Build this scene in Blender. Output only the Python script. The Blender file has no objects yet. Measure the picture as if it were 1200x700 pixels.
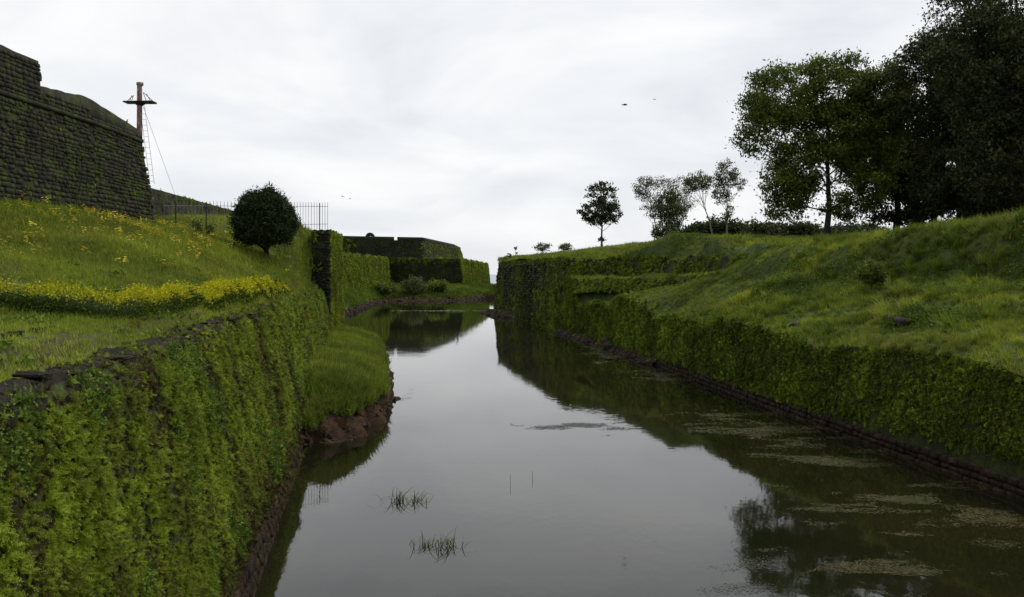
import bpy, math, numpy as np
from mathutils import Vector
R = math.radians
rng = np.random.default_rng(7)
sc = bpy.context.scene
COL = sc.collection

# ------------------------------------------------------------------ camera
FPX, HOR, CZ = 1100.0, 321.0, 7.0            # focal length in px of the 1200 px photo, horizon row, eye height
cam = bpy.data.cameras.new('camera')
cam.sensor_width = 36.0
cam.lens = 36.0 * FPX / 1200.0
cam.shift_y = (HOR - 350.0) / 1200.0
cam.clip_start = 0.1
cam.clip_end = 30000.0
camo = bpy.data.objects.new('camera', cam)
camo.location = (0, 0, CZ)
camo.rotation_euler = (R(90), 0, 0)
COL.objects.link(camo)
sc.camera = camo

def at(px, py, Y):
    """point of the place seen at photo pixel px,py when it is Y metres away"""
    return ((px - 600.0) / FPX * Y, Y, CZ + (HOR - py) / FPX * Y)

# ------------------------------------------------------------------ view, sky, sun
sc.view_settings.view_transform = 'Standard'
sc.view_settings.look = 'None'
sc.view_settings.exposure = 0.42
sc.view_settings.gamma = 1.0
SUN_EL, SUN_AZ = R(52), R(62)                # azimuth clockwise from +Y (ahead) to +X (right)
world = bpy.data.worlds.new('World')
sc.world = world
world.use_nodes = True
nt = world.node_tree
for n in list(nt.nodes): nt.nodes.remove(n)
N = nt.nodes.new; L = nt.links.new
wo = N('ShaderNodeOutputWorld'); bg = N('ShaderNodeBackground'); bg.inputs['Strength'].default_value = 0.1
sky = N('ShaderNodeTexSky'); sky.sky_type = 'NISHITA'; sky.sun_disc = False
sky.sun_elevation = SUN_EL; sky.sun_rotation = SUN_AZ; sky.air_density = 1.0; sky.dust_density = 2.0
tc = N('ShaderNodeTexCoord'); sep = N('ShaderNodeSeparateXYZ'); L(tc.outputs['Generated'], sep.inputs[0])
def wm(op, a, b=None, clamp=False):
    m = N('ShaderNodeMath'); m.operation = op; m.use_clamp = clamp
    for i, v in enumerate((a, b)):
        if v is None: continue
        if isinstance(v, (int, float)): m.inputs[i].default_value = v
        else: L(v, m.inputs[i])
    return m.outputs[0]
zc = wm('MAXIMUM', sep.outputs['Z'], 0.0)
den = wm('ADD', zc, 0.27)
cx = wm('DIVIDE', sep.outputs['X'], den); cy = wm('DIVIDE', sep.outputs['Y'], den)
cmb = N('ShaderNodeCombineXYZ'); L(cx, cmb.inputs[0]); L(cy, cmb.inputs[1])
nz = N('ShaderNodeTexNoise'); nz.inputs['Scale'].default_value = 1.5; nz.inputs['Detail'].default_value = 7
nz.inputs['Roughness'].default_value = 0.52; nz.inputs['Distortion'].default_value = 0.4; L(cmb.outputs[0], nz.inputs['Vector'])
cr = N('ShaderNodeValToRGB'); L(nz.outputs['Fac'], cr.inputs[0])
e = cr.color_ramp.elements
e[0].position = 0.36; e[0].color = (0.576, 0.594, 0.630, 1)
e[1].position = 0.62; e[1].color = (0.765, 0.765, 0.760, 1)
k = e.new(0.49); k.color = (0.670, 0.681, 0.702, 1)
# pale towards the horizon
hz = wm('POWER', wm('SUBTRACT', 1.0, zc, True), 9.0)
mx = N('ShaderNodeMix'); mx.data_type = 'RGBA'; L(wm('MULTIPLY', hz, 0.45), mx.inputs[0]); L(cr.outputs[0], mx.inputs[6]); mx.inputs[7].default_value = (0.729, 0.738, 0.751, 1)
sc10 = N('ShaderNodeMix'); sc10.data_type = 'RGBA'; sc10.blend_type = 'MULTIPLY'; sc10.inputs[0].default_value = 1
L(mx.outputs[2], sc10.inputs[6]); sc10.inputs[7].default_value = (10, 10, 10, 1)
fin = N('ShaderNodeMix'); fin.data_type = 'RGBA'; fin.inputs[0].default_value = 0.94
L(sky.outputs[0], fin.inputs[6]); L(sc10.outputs[2], fin.inputs[7])
L(fin.outputs[2], bg.inputs['Color']); L(bg.outputs[0], wo.inputs[0])

sd = bpy.data.lights.new('sun', 'SUN'); sd.energy = 1.5; sd.angle = R(10); sd.color = (1.0, 0.95, 0.84)
so = bpy.data.objects.new('sun', sd); COL.objects.link(so)
dirv = Vector((math.sin(SUN_AZ) * math.cos(SUN_EL), math.cos(SUN_AZ) * math.cos(SUN_EL), math.sin(SUN_EL)))
so.rotation_euler = dirv.to_track_quat('Z', 'Y').to_euler(); so.location = (60, 60, 90)

# ------------------------------------------------------------------ helpers
def tag(o, label=None, cat=None, group=None, kind=None):
    if label: o['label'] = label
    if cat: o['category'] = cat
    if group: o['group'] = group
    if kind: o['kind'] = kind
    return o

def empty(name, loc, label, cat, group=None):
    o = bpy.data.objects.new(name, None); o.empty_display_size = 0.3
    o.location = loc; COL.objects.link(o)
    return tag(o, label, cat, group)

def link(name, me, parent=None, world_loc=True):
    o = bpy.data.objects.new(name, me); COL.objects.link(o)
    if parent is not None:
        o.parent = parent
        if world_loc: o.location = -Vector(parent.location)
    return o

def mesh_np(name, V, F, mat, smooth=False, uv=None, tint=None):
    """V (n,3); F (m,k) int array of faces all with k corners; tint per face"""
    V = np.asarray(V, dtype=np.float32); F = np.asarray(F, dtype=np.int32)
    me = bpy.data.meshes.new(name)
    me.vertices.add(len(V)); me.vertices.foreach_set('co', V.ravel())
    m, kk = F.shape
    me.loops.add(m * kk); me.loops.foreach_set('vertex_index', F.ravel())
    me.polygons.add(m); me.polygons.foreach_set('loop_start', np.arange(0, m * kk, kk, dtype=np.int32))
    if smooth: me.polygons.foreach_set('use_smooth', np.ones(m, dtype=bool))
    if tint is not None:
        a = me.attributes.new('tint', 'FLOAT', 'FACE'); a.data.foreach_set('value', np.asarray(tint, dtype=np.float32))
    me.update(calc_edges=True)
    if mat: me.materials.append(mat)
    return me

def hash3(ix, iy, iz):
    h = (ix * 374761393 + iy * 668265263 + iz * 2147483647 + 1274126177) & 0xffffffff
    h = ((h ^ (h >> 13)) * 1274126177) & 0xffffffff
    h = ((h ^ (h >> 16)) * 2246822519) & 0xffffffff
    return ((h ^ (h >> 15)) & 0xffff) / 65535.0

def vnoise(P, s=1.0, seed=0):
    P = np.asarray(P, dtype=np.float64) * s + seed * 17.31
    I = np.floor(P).astype(np.int64); f = P - I; f = f * f * (3 - 2 * f)
    r = 0
    for a in (0, 1):
        for b in (0, 1):
            for c in (0, 1):
                w = (f[..., 0] if a else 1 - f[..., 0]) * (f[..., 1] if b else 1 - f[..., 1]) * (f[..., 2] if c else 1 - f[..., 2])
                r = r + w * hash3(I[..., 0] + a, I[..., 1] + b, I[..., 2] + c)
    return r

def fbm(P, s=1.0, o=4, seed=0):
    r = 0; a = 1; t = 0
    for i in range(o):
        r = r + a * (vnoise(P, s * 2 ** i, seed + i) - 0.5); t += a; a *= 0.5
    return r / t * 2          # about -1..1

def sstep(a, b, x):
    t = np.clip((x - a) / (b - a), 0, 1); return t * t * (3 - 2 * t)

def grid_faces(nu, nv):
    i = np.arange(nu - 1)[:, None] * nv; j = np.arange(nv - 1)[None, :]
    a = (i + j).ravel()
    return np.stack([a, a + nv, a + nv + 1, a + 1], 1)

def grid_normals(P):
    du = np.gradient(P, axis=0); dv = np.gradient(P, axis=1)
    n = np.cross(du, dv); n /= np.maximum(np.linalg.norm(n, axis=-1, keepdims=True), 1e-9)
    return n

def sample_grid(P, density, rng=rng, up=False):
    """points scattered over a grid surface; density(Pc)->per m2"""
    a = P[:-1, :-1]; b = P[1:, :-1]; c = P[1:, 1:]; d = P[:-1, 1:]
    n = np.cross(c - a, d - b); area = 0.5 * np.linalg.norm(n, axis=-1)
    ctr = (a + b + c + d) / 4
    w = (area * density(ctr)).ravel()
    tot = w.sum(); k = int(tot)
    idx = rng.choice(len(w), k, p=w / tot)
    u = rng.random((k, 1)); v = rng.random((k, 1))
    A, B, C, D = (q.reshape(-1, 3)[idx] for q in (a, b, c, d))
    p = A * (1 - u) * (1 - v) + B * u * (1 - v) + C * u * v + D * (1 - u) * v
    nn = n.reshape(-1, 3)[idx]; nn /= np.maximum(np.linalg.norm(nn, axis=1, keepdims=True), 1e-9)
    if up: nn = nn * np.where(nn[:, 2:] < 0, -1.0, 1.0)
    return p, nn

def interp_line(pts, t):
    pts = np.asarray(pts, dtype=float); x = np.linspace(0, 1, len(pts))
    return np.stack([np.interp(t, x, pts[:, i]) for i in range(3)], 1)

def resample(pts, step=None, n=None):
    pts = np.asarray(pts, dtype=float); seg = np.linalg.norm(np.diff(pts, axis=0), axis=1); s = np.r_[0, np.cumsum(seg)]
    if n is None: n = max(2, int(s[-1] / step) + 1)
    t = np.linspace(0, s[-1], n)
    return np.stack([np.interp(t, s, pts[:, i]) for i in range(3)], 1)

# ---- materials
def mat_new(name):
    m = bpy.data.materials.new(name); m.use_nodes = True
    t = m.node_tree
    for n in list(t.nodes): t.nodes.remove(n)
    out = t.nodes.new('ShaderNodeOutputMaterial')
    return m, t, out

def ramp(t, fac, stops):
    r = t.nodes.new('ShaderNodeValToRGB'); e = r.color_ramp.elements
    e[0].position = stops[0][0]; e[0].color = (*stops[0][1], 1)
    e[1].position = stops[-1][0]; e[1].color = (*stops[-1][1], 1)
    for p, c in stops[1:-1]:
        x = e.new(p); x.color = (*c, 1)
    t.links.new(fac, r.inputs[0]); return r.outputs[0]

def tnoise(t, scale, detail=4, rough=0.6, obj=False, stretch=None):
    g = t.nodes.new('ShaderNodeNewGeometry') if not obj else t.nodes.new('ShaderNodeTexCoord')
    v = g.outputs['Position'] if not obj else g.outputs['Object']
    if stretch:
        mp = t.nodes.new('ShaderNodeMapping'); mp.inputs['Scale'].default_value = stretch
        t.links.new(v, mp.inputs[0]); v = mp.outputs[0]
    n = t.nodes.new('ShaderNodeTexNoise'); n.inputs['Scale'].default_value = scale
    n.inputs['Detail'].default_value = detail; n.inputs['Roughness'].default_value = rough
    t.links.new(v, n.inputs['Vector']); return n.outputs['Fac']

def mixc(t, fac, a, b, mode='MIX'):
    m = t.nodes.new('ShaderNodeMix'); m.data_type = 'RGBA'; m.blend_type = mode
    for i, v in ((0, fac), (6, a), (7, b)):
        if isinstance(v, (int, float)): m.inputs[i].default_value = v
        elif isinstance(v, tuple): m.inputs[i].default_value = (*v, 1)
        else: t.links.new(v, m.inputs[i])
    return m.outputs[2]

def math_n(t, op, a, b=None, clamp=False):
    m = t.nodes.new('ShaderNodeMath'); m.operation = op; m.use_clamp = clamp
    for i, v in enumerate((a, b)):
        if v is None: continue
        if isinstance(v, (int, float)): m.inputs[i].default_value = v
        else: t.links.new(v, m.inputs[i])
    return m.outputs[0]

def leaf_mat(name, cols, patch=0.35, patch_cols=None, instancer=False, trans=0.25, rough=0.55):
    """cols: three albedos picked per leaf/clump by 'tint'; patch: large-scale colour drift"""
    m, t, out = mat_new(name)
    at_ = t.nodes.new('ShaderNodeAttribute'); at_.attribute_name = 'tint'
    at_.attribute_type = 'INSTANCER' if instancer else 'GEOMETRY'
    fac = at_.outputs['Fac']
    c = ramp(t, fac, [(0.0, cols[0]), (0.55, cols[1]), (1.0, cols[2])])
    n = tnoise(t, patch, 5, 0.62)
    if patch_cols:
        f = ramp(t, n, [(0.42, (0, 0, 0)), (0.62, (1, 1, 1))])
        c = mixc(t, math_n(t, 'MULTIPLY', f, 0.6), c, patch_cols)
    p = t.nodes.new('ShaderNodeBsdfPrincipled'); t.links.new(c, p.inputs['Base Color']); p.inputs['Roughness'].default_value = rough
    p.inputs['Specular IOR Level'].default_value = 0.08
    tr = t.nodes.new('ShaderNodeBsdfTranslucent'); t.links.new(c, tr.inputs[0])
    mx = t.nodes.new('ShaderNodeMixShader'); mx.inputs[0].default_value = trans
    t.links.new(p.outputs[0], mx.inputs[1]); t.links.new(tr.outputs[0], mx.inputs[2]); t.links.new(mx.outputs[0], out.inputs[0])
    return m

def rough_mat(name, stops, scale=2.0, detail=8, bump=0.3, bscale=None, rough=0.9, moss=None, moss_at=(0.5, 0.62), mscale=0.8, stretch=None, soil=None):
    m, t, out = mat_new(name)
    n = tnoise(t, scale, detail, 0.65, stretch=stretch)
    c = ramp(t, n, stops)
    if moss:
        mn = tnoise(t, mscale, 7, 0.7)
        c = mixc(t, ramp(t, mn, [(moss_at[0], (0, 0, 0)), (moss_at[1], (1, 1, 1))]), c, moss)
    c = mixc(t, 1.0, c, ramp(t, tnoise(t, 14.0, 5, 0.75), [(0.34, (0.35, 0.35, 0.35)), (0.5, (0.9, 0.9, 0.9)), (0.66, (1.5, 1.5, 1.4))]), 'MULTIPLY')
    p = t.nodes.new('ShaderNodeBsdfPrincipled'); t.links.new(c, p.inputs['Base Color'])
    p.inputs['Roughness'].default_value = rough; p.inputs['Specular IOR Level'].default_value = 0.2
    b = t.nodes.new('ShaderNodeBump'); b.inputs['Strength'].default_value = bump; b.inputs['Distance'].default_value = 0.1
    bn = tnoise(t, bscale or scale * 6, 6, 0.7); t.links.new(bn, b.inputs['Height']); t.links.new(b.outputs[0], p.inputs['Normal'])
    t.links.new(p.outputs[0], out.inputs[0])
    return m

M = {}
M['turf'] = rough_mat('turf', [(0.3, (0.022, 0.035, 0.010)), (0.5, (0.045, 0.068, 0.014)), (0.72, (0.075, 0.09, 0.022))], 0.7, 9, 0.6, 8)
M['turf_left'] = rough_mat('turf_left', [(0.3, (0.035, 0.055, 0.012)), (0.5, (0.065, 0.095, 0.016)), (0.72, (0.10, 0.115, 0.026))], 0.8, 9, 0.6, 8)
M['wallgreen'] = rough_mat('mossy_wall', [(0.3, (0.014, 0.016, 0.008)), (0.5, (0.035, 0.042, 0.010)), (0.7, (0.06, 0.08, 0.014))], 1.5, 9, 0.8, 7)
M['mossstone'] = rough_mat('moss_stone', [(0.3, (0.010, 0.010, 0.007)), (0.55, (0.026, 0.024, 0.017)), (0.75, (0.05, 0.045, 0.032))], 1.1, 9, 0.7, 9,
                           moss=(0.045, 0.062, 0.012), moss_at=(0.47, 0.62), mscale=0.9)
M['blackstone'] = rough_mat('black_stone', [(0.3, (0.008, 0.008, 0.007)), (0.6, (0.022, 0.021, 0.018)), (0.78, (0.04, 0.038, 0.03))], 1.4, 9, 0.7, 9,
                            moss=(0.03, 0.042, 0.011), moss_at=(0.55, 0.68), mscale=0.35)
M['laterite'] = rough_mat('laterite_block', [(0.3, (0.010, 0.006, 0.004)), (0.5, (0.030, 0.015, 0.009)), (0.72, (0.09, 0.052, 0.034))], 2.2, 9, 0.9, 22,
                          moss=(0.03, 0.036, 0.012), moss_at=(0.52, 0.66), mscale=1.2)
M['coping'] = rough_mat('coping_stone', [(0.3, (0.011, 0.009, 0.007)), (0.55, (0.032, 0.024, 0.018)), (0.75, (0.075, 0.06, 0.045))], 2.5, 9, 1.0, 16,
                        moss=(0.04, 0.055, 0.012), moss_at=(0.54, 0.66), mscale=1.5)
M['soil'] = rough_mat('red_soil', [(0.3, (0.010, 0.006, 0.003)), (0.5, (0.040, 0.019, 0.009)), (0.72, (0.085, 0.046, 0.024))], 1.9, 10, 1.0, 9, moss=(0.05, 0.06, 0.012), moss_at=(0.55, 0.68), mscale=1.1)
M['trail'] = rough_mat('worn_earth', [(0.3, (0.016, 0.013, 0.009)), (0.5, (0.045, 0.037, 0.022)), (0.72, (0.085, 0.07, 0.04))], 1.8, 9, 0.9, 14,
                       moss=(0.085, 0.09, 0.02), moss_at=(0.38, 0.54), mscale=1.2)
M['mud'] = rough_mat('wet_mud', [(0.3, (0.010, 0.006, 0.003)), (0.55, (0.034, 0.018, 0.009)), (0.75, (0.075, 0.045, 0.025))], 1.5, 9, 0.8, 8, rough=0.9, moss=(0.04, 0.05, 0.01), moss_at=(0.5, 0.62), mscale=0.7)
M['rock'] = rough_mat('boulder', [(0.3, (0.02, 0.018, 0.016)), (0.6, (0.055, 0.045, 0.038)), (0.8, (0.09, 0.075, 0.06))], 4, 9, 0.8, 20)
M['bark'] = rough_mat('dark_bark', [(0.3, (0.014, 0.012, 0.009)), (0.7, (0.045, 0.038, 0.03))], 6, 6, 0.8, 20)
M['palebark'] = rough_mat('pale_bark', [(0.3, (0.06, 0.055, 0.045)), (0.7, (0.22, 0.20, 0.17))], 3, 6, 0.4, 20)
M['iron'] = rough_mat('painted_iron', [(0.3, (0.02, 0.02, 0.02)), (0.7, (0.045, 0.043, 0.04))], 8, 4, 0.2, 30, rough=0.5)
M['rail'] = rough_mat('grey_iron', [(0.3, (0.10, 0.10, 0.10)), (0.7, (0.2, 0.2, 0.2))], 8, 4, 0.2, 30, rough=0.5)
M['pillar'] = rough_mat('weathered_pink_plaster', [(0.3, (0.10, 0.055, 0.045)), (0.5, (0.20, 0.13, 0.11)), (0.7, (0.34, 0.28, 0.25))], 3, 8, 0.5, 20)
M['bird'] = rough_mat('dark_feathers', [(0.3, (0.012, 0.012, 0.012)), (0.7, (0.03, 0.03, 0.03))], 8, 3, 0.1, 30)
M['stem'] = rough_mat('green_stem', [(0.3, (0.04, 0.05, 0.02)), (0.7, (0.08, 0.09, 0.03))], 8, 3, 0.1, 30)

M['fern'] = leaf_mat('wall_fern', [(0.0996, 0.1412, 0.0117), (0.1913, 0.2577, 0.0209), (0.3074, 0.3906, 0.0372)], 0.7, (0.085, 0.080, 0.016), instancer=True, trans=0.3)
M['dryfern'] = leaf_mat('withered_fern', [(0.028, 0.022, 0.010), (0.065, 0.052, 0.018), (0.12, 0.10, 0.03)], 0.7, None, instancer=True, trans=0.2)
M['broad'] = leaf_mat('broad_climber', [(0.03, 0.055, 0.009), (0.075, 0.125, 0.018), (0.15, 0.22, 0.035)], 0.7, None, instancer=True, trans=0.25)
M['ivy'] = leaf_mat('wall_creeper', [(0.0708, 0.1064, 0.0123), (0.1546, 0.2101, 0.0211), (0.3059, 0.3780, 0.0353)], 0.5, (0.05, 0.055, 0.012), instancer=True, trans=0.25)
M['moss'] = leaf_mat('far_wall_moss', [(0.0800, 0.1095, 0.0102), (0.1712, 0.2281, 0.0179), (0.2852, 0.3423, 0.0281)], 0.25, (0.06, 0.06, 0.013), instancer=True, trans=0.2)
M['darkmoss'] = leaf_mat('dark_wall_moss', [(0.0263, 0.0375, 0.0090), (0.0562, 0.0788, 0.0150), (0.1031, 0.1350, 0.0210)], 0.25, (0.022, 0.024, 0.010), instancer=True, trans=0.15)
M['grassL'] = leaf_mat('lawn_grass', [(0.1293, 0.1736, 0.0200), (0.2349, 0.2960, 0.0286), (0.3757, 0.4186, 0.0501)], 0.25, (0.13, 0.125, 0.035), instancer=True, trans=0.3)  # left bank grass, lighter and yellower than the right bank grass
M['grassR'] = leaf_mat('bank_grass', [(0.0858, 0.1238, 0.0160), (0.1837, 0.2426, 0.0251), (0.3523, 0.3838, 0.0465)], 0.16, (0.085, 0.095, 0.022), instancer=True, trans=0.3)
M['weed'] = leaf_mat('broad_weed', [(0.0412, 0.0715, 0.0096), (0.0864, 0.1394, 0.0150), (0.1748, 0.2324, 0.0258)], 0.4, None, instancer=True, trans=0.25)
M['dry'] = leaf_mat('dry_stalks', [(0.07, 0.055, 0.025), (0.13, 0.11, 0.05), (0.20, 0.17, 0.09)], 0.4, None, instancer=True, trans=0.2)
M['petal'] = leaf_mat('yellow_petals', [(0.4500, 0.3600, 0.0200), (0.6200, 0.5000, 0.0400), (0.7500, 0.6600, 0.1200)], 0.4, None, instancer=True, trans=0.3)
M['yellow'] = leaf_mat('golden_hedge_leaves', [(0.26, 0.28, 0.012), (0.46, 0.44, 0.014), (0.62, 0.57, 0.022)], 0.8, (0.30, 0.33, 0.015), trans=0.3)
M['hedgegreen'] = leaf_mat('green_hedge_leaves', [(0.020, 0.036, 0.004), (0.05, 0.080, 0.008), (0.10, 0.13, 0.014)], 0.8, None, trans=0.2)
M['topiary'] = leaf_mat('dark_topiary_leaves', [(0.0105, 0.0175, 0.0070), (0.0227, 0.0367, 0.0123), (0.0490, 0.0700, 0.0210)], 0.8, None, trans=0.1)
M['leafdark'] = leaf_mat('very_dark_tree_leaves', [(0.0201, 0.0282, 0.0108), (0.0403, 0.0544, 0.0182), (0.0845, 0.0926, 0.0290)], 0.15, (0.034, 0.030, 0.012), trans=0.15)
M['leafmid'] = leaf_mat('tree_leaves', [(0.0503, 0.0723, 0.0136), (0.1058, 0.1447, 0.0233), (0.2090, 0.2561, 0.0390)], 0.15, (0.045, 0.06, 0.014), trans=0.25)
M['leafgrey'] = leaf_mat('thin_grey_green_leaves', [(0.0420, 0.0504, 0.0264), (0.0780, 0.0900, 0.0480), (0.1320, 0.1440, 0.0840)], 0.15, None, trans=0.3)
M['leafolive'] = leaf_mat('olive_bushy_leaves', [(0.0420, 0.0490, 0.0196), (0.0840, 0.0952, 0.0336), (0.1400, 0.1470, 0.0560)], 0.3, None, trans=0.25)
M['weedmat'] = leaf_mat('floating_weed', [(0.0282, 0.0245, 0.0080), (0.0563, 0.0516, 0.0148), (0.1126, 0.0986, 0.0405)], 0.6, (0.045, 0.055, 0.016), trans=0.0, rough=0.5)
M['flecks'] = leaf_mat('pale_flecks', [(0.0294, 0.0294, 0.0245), (0.0784, 0.0784, 0.0686), (0.1568, 0.1568, 0.1372)], 0.6, None, trans=0.0, rough=0.4)  # pale floating bits; also colours the painted ripple patch and streak
M['waterleaf'] = leaf_mat('water_grass', [(0.03, 0.045, 0.01), (0.06, 0.09, 0.02), (0.12, 0.15, 0.04)], 0.6, None, trans=0.2)

# water
m, t, out = mat_new('still_moat_water'); M['water'] = m
p = t.nodes.new('ShaderNodeBsdfPrincipled')
c = ramp(t, tnoise(t, 0.12, 6), [(0.35, (0.006, 0.008, 0.003)), (0.65, (0.016, 0.014, 0.006))])
t.links.new(c, p.inputs['Base Color']); p.inputs['Roughness'].default_value = 0.03; p.inputs['IOR'].default_value = 1.33
n1 = tnoise(t, 3.0, 3, 0.5, stretch=(1, 0.55, 1)); n2 = tnoise(t, 0.35, 3, 0.5)
amp = ramp(t, tnoise(t, 0.06, 3), [(0.42, (0.2, 0.2, 0.2)), (0.62, (1, 1, 1))])
b = t.nodes.new('ShaderNodeBump'); b.inputs['Distance'].default_value = 0.0035
t.links.new(amp, b.inputs['Strength']); t.links.new(math_n(t, 'ADD', n1, math_n(t, 'MULTIPLY', n2, 1.5)), b.inputs['Height'])
t.links.new(b.outputs[0], p.inputs['Normal']); t.links.new(p.outputs[0], out.inputs[0])
m, t, out = mat_new('open_sea'); M['sea'] = m
p = t.nodes.new('ShaderNodeBsdfPrincipled'); p.inputs['Base Color'].default_value = (0.25, 0.29, 0.34, 1); p.inputs['Roughness'].default_value = 0.35
t.links.new(p.outputs[0], out.inputs[0])

# ---- rigid point scatter with instanced clumps
def frames_to_euler(X, Y, Z):
    m20 = X[:, 2]; m21 = Y[:, 2]; m22 = Z[:, 2]; m10 = X[:, 1]; m00 = X[:, 0]
    return np.stack([np.arctan2(m21, m22), np.arcsin(np.clip(-m20, -1, 1)), np.arctan2(m10, m00)], 1)

def orient(Z, spin=None):
    Z = Z / np.maximum(np.linalg.norm(Z, axis=1, keepdims=True), 1e-9)
    r = rng.normal(size=Z.shape)
    X = r - (r * Z).sum(1, keepdims=True) * Z; X /= np.maximum(np.linalg.norm(X, axis=1, keepdims=True), 1e-9)
    Y = np.cross(Z, X)
    return frames_to_euler(X, Y, Z)

def scatter(name, P, Zdir, scale, tint, templates, parent=None, loc=(0, 0, 0)):
    n = len(P)
    me = bpy.data.meshes.new(name)
    me.vertices.add(n); me.vertices.foreach_set('co', np.asarray(P, dtype=np.float32).ravel())
    def A(nm, ty, dat, key='value'):
        a = me.attributes.new(nm, ty, 'POINT'); a.data.foreach_set(key, np.ascontiguousarray(dat).ravel())
    A('rot', 'FLOAT_VECTOR', orient(Zdir).astype(np.float32), 'vector')
    A('scl', 'FLOAT', np.asarray(scale, dtype=np.float32)); A('tint', 'FLOAT', np.asarray(tint, dtype=np.float32))
    A('idx', 'INT', rng.integers(0, len(templates), n).astype(np.int32))
    o = link(name, me, parent)
    g = bpy.data.node_groups.new(name + '_nodes', 'GeometryNodeTree')
    g.interface.new_socket('Geometry', in_out='INPUT', socket_type='NodeSocketGeometry')
    g.interface.new_socket('Geometry', in_out='OUTPUT', socket_type='NodeSocketGeometry')
    gi = g.nodes.new('NodeGroupInput'); go = g.nodes.new('NodeGroupOutput')
    jn = g.nodes.new('GeometryNodeJoinGeometry')
    for tp in templates:
        oi = g.nodes.new('GeometryNodeObjectInfo'); oi.inputs['Object'].default_value = tp; oi.inputs['As Instance'].default_value = True
        g.links.new(oi.outputs['Geometry'], jn.inputs[0])
    def attr(nm, ty):
        a = g.nodes.new('GeometryNodeInputNamedAttribute'); a.data_type = ty; a.inputs['Name'].default_value = nm; return a.outputs['Attribute']
    ip = g.nodes.new('GeometryNodeInstanceOnPoints'); ip.inputs['Pick Instance'].default_value = True
    g.links.new(gi.outputs[0], ip.inputs['Points']); g.links.new(jn.outputs[0], ip.inputs['Instance'])
    g.links.new(attr('idx', 'INT'), ip.inputs['Instance Index'])
    e2 = g.nodes.new('FunctionNodeEulerToRotation'); g.links.new(attr('rot', 'FLOAT_VECTOR'), e2.inputs[0])
    g.links.new(e2.outputs[0], ip.inputs['Rotation']); g.links.new(attr('scl', 'FLOAT'), ip.inputs['Scale'])
    g.links.new(ip.outputs[0], go.inputs[0])
    md = o.modifiers.new('scatter', 'NODES'); md.node_group = g
    o['kind'] = 'stuff'
    return o

def quads_leaves(C, D, W, Lh, Wd, fold=0.0):
    """leaf quads: centre-base C, direction D (unit), side W (unit), half length, half width -> verts, faces (rhombus)"""
    n = len(C)
    a = C - D * Lh[:, None]; c = C + D * Lh[:, None]
    up = np.cross(D, W)
    b = C + W * Wd[:, None] + up * (fold * Wd)[:, None] - D * (Lh * 0.15)[:, None]
    d = C - W * Wd[:, None] + up * (fold * Wd)[:, None] - D * (Lh * 0.15)[:, None]
    V = np.stack([a, b, c, d], 1).reshape(-1, 3); F = np.arange(4 * n).reshape(n, 4)
    return V, F

def unit(v): return v / np.maximum(np.linalg.norm(v, axis=-1, keepdims=True), 1e-9)

def template(name, V, F, mat):
    return bpy.data.objects.new(name, mesh_np(name, V, F, mat))

def fern_template(mat, seed, nf=9, nl=7, size=0.2):
    r = np.random.default_rng(seed); C = []; D = []; W = []; Ln = []; Wd = []
    for f in range(nf):
        az = r.random() * 6.283; lean = r.uniform(0.5, 1.3); ln = size * r.uniform(0.6, 1.1)
        h = np.array([math.cos(az), math.sin(az), 0]); p = np.zeros(3); side = np.array([-h[1], h[0], 0])
        for i in range(nl):
            a = lean * (0.35 + i / nl)
            d = h * math.sin(a) + np.array([0, 0, math.cos(a)]); p = p + d * ln / nl
            for s in (-1, 1):
                dd = unit(side * s + d * 0.5 + r.normal(size=3) * 0.15); k = (1 - 0.6 * i / nl) * ln * 0.30
                C.append(p + dd * k * 0.5); D.append(dd); W.append(unit(d + r.normal(size=3) * 0.3)); Ln.append(k * 0.6); Wd.append(k * 0.26)
    V, F = quads_leaves(np.array(C), np.array(D), np.array(W), np.array(Ln), np.array(Wd), 0.2)
    return template('fern_clump', V, F, mat)

def leafy_template(mat, seed, n=40, size=0.16, leaf=0.03, asp=0.75, flat=0.6):
    r = np.random.default_rng(seed)
    d = unit(r.normal(size=(n, 3))); d[:, 2] = np.abs(d[:, 2])
    C = d * (size * r.random((n, 1)) ** 0.45); C[:, 2] *= flat
    D = unit(d + r.normal(size=(n, 3)) * 0.8); W = unit(np.cross(D, d + r.normal(size=(n, 3)) * 0.5))
    Ln = leaf * r.uniform(0.7, 1.4, n); V, F = quads_leaves(C, D, W, Ln, Ln * asp, 0.25)
    return template('leafy_clump', V, F, mat)

def blades(C, az, lean, ln, wd, seg=3, curl=1.0):
    """grass blades, numpy: returns V,F (quads)"""
    n = len(C); h = np.stack([np.cos(az), np.sin(az), np.zeros(n)], 1); s = np.stack([-np.sin(az), np.cos(az), np.zeros(n)], 1)
    rows = []; p = C.copy()
    for i in range(seg + 1):
        w = wd * (1 - (i / seg) ** 1.6) + 0.0006
        rows.append(np.stack([p - s * w[:, None], p + s * w[:, None]], 1))
        a = lean * (0.4 + curl * (i + 0.5) / seg)
        p = p + (h * np.sin(a)[:, None] + np.array([0, 0, 1]) * np.cos(a)[:, None]) * (ln / seg)[:, None]
    V = np.stack(rows, 1)          # n, seg+1, 2, 3
    base = (np.arange(n) * (seg + 1) * 2)[:, None]
    F = []
    for i in range(seg):
        q = base + 2 * i; F.append(np.concatenate([q, q + 1, q + 3, q + 2], 1))
    return V.reshape(-1, 3), np.stack(F, 1).reshape(-1, 4)

def grass_template(mat, seed, n=16, h=0.25, w=0.006, spread=0.09, lean=0.55):
    r = np.random.default_rng(seed)
    C = np.zeros((n, 3)); C[:, :2] = r.normal(size=(n, 2)) * spread
    V, F = blades(C, r.random(n) * 6.283, r.uniform(0.1, lean, n), h * r.uniform(0.5, 1.15, n), w * r.uniform(0.7, 1.3, n), 3, 1.3)
    return template('grass_tuft', V, F, mat)

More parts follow.
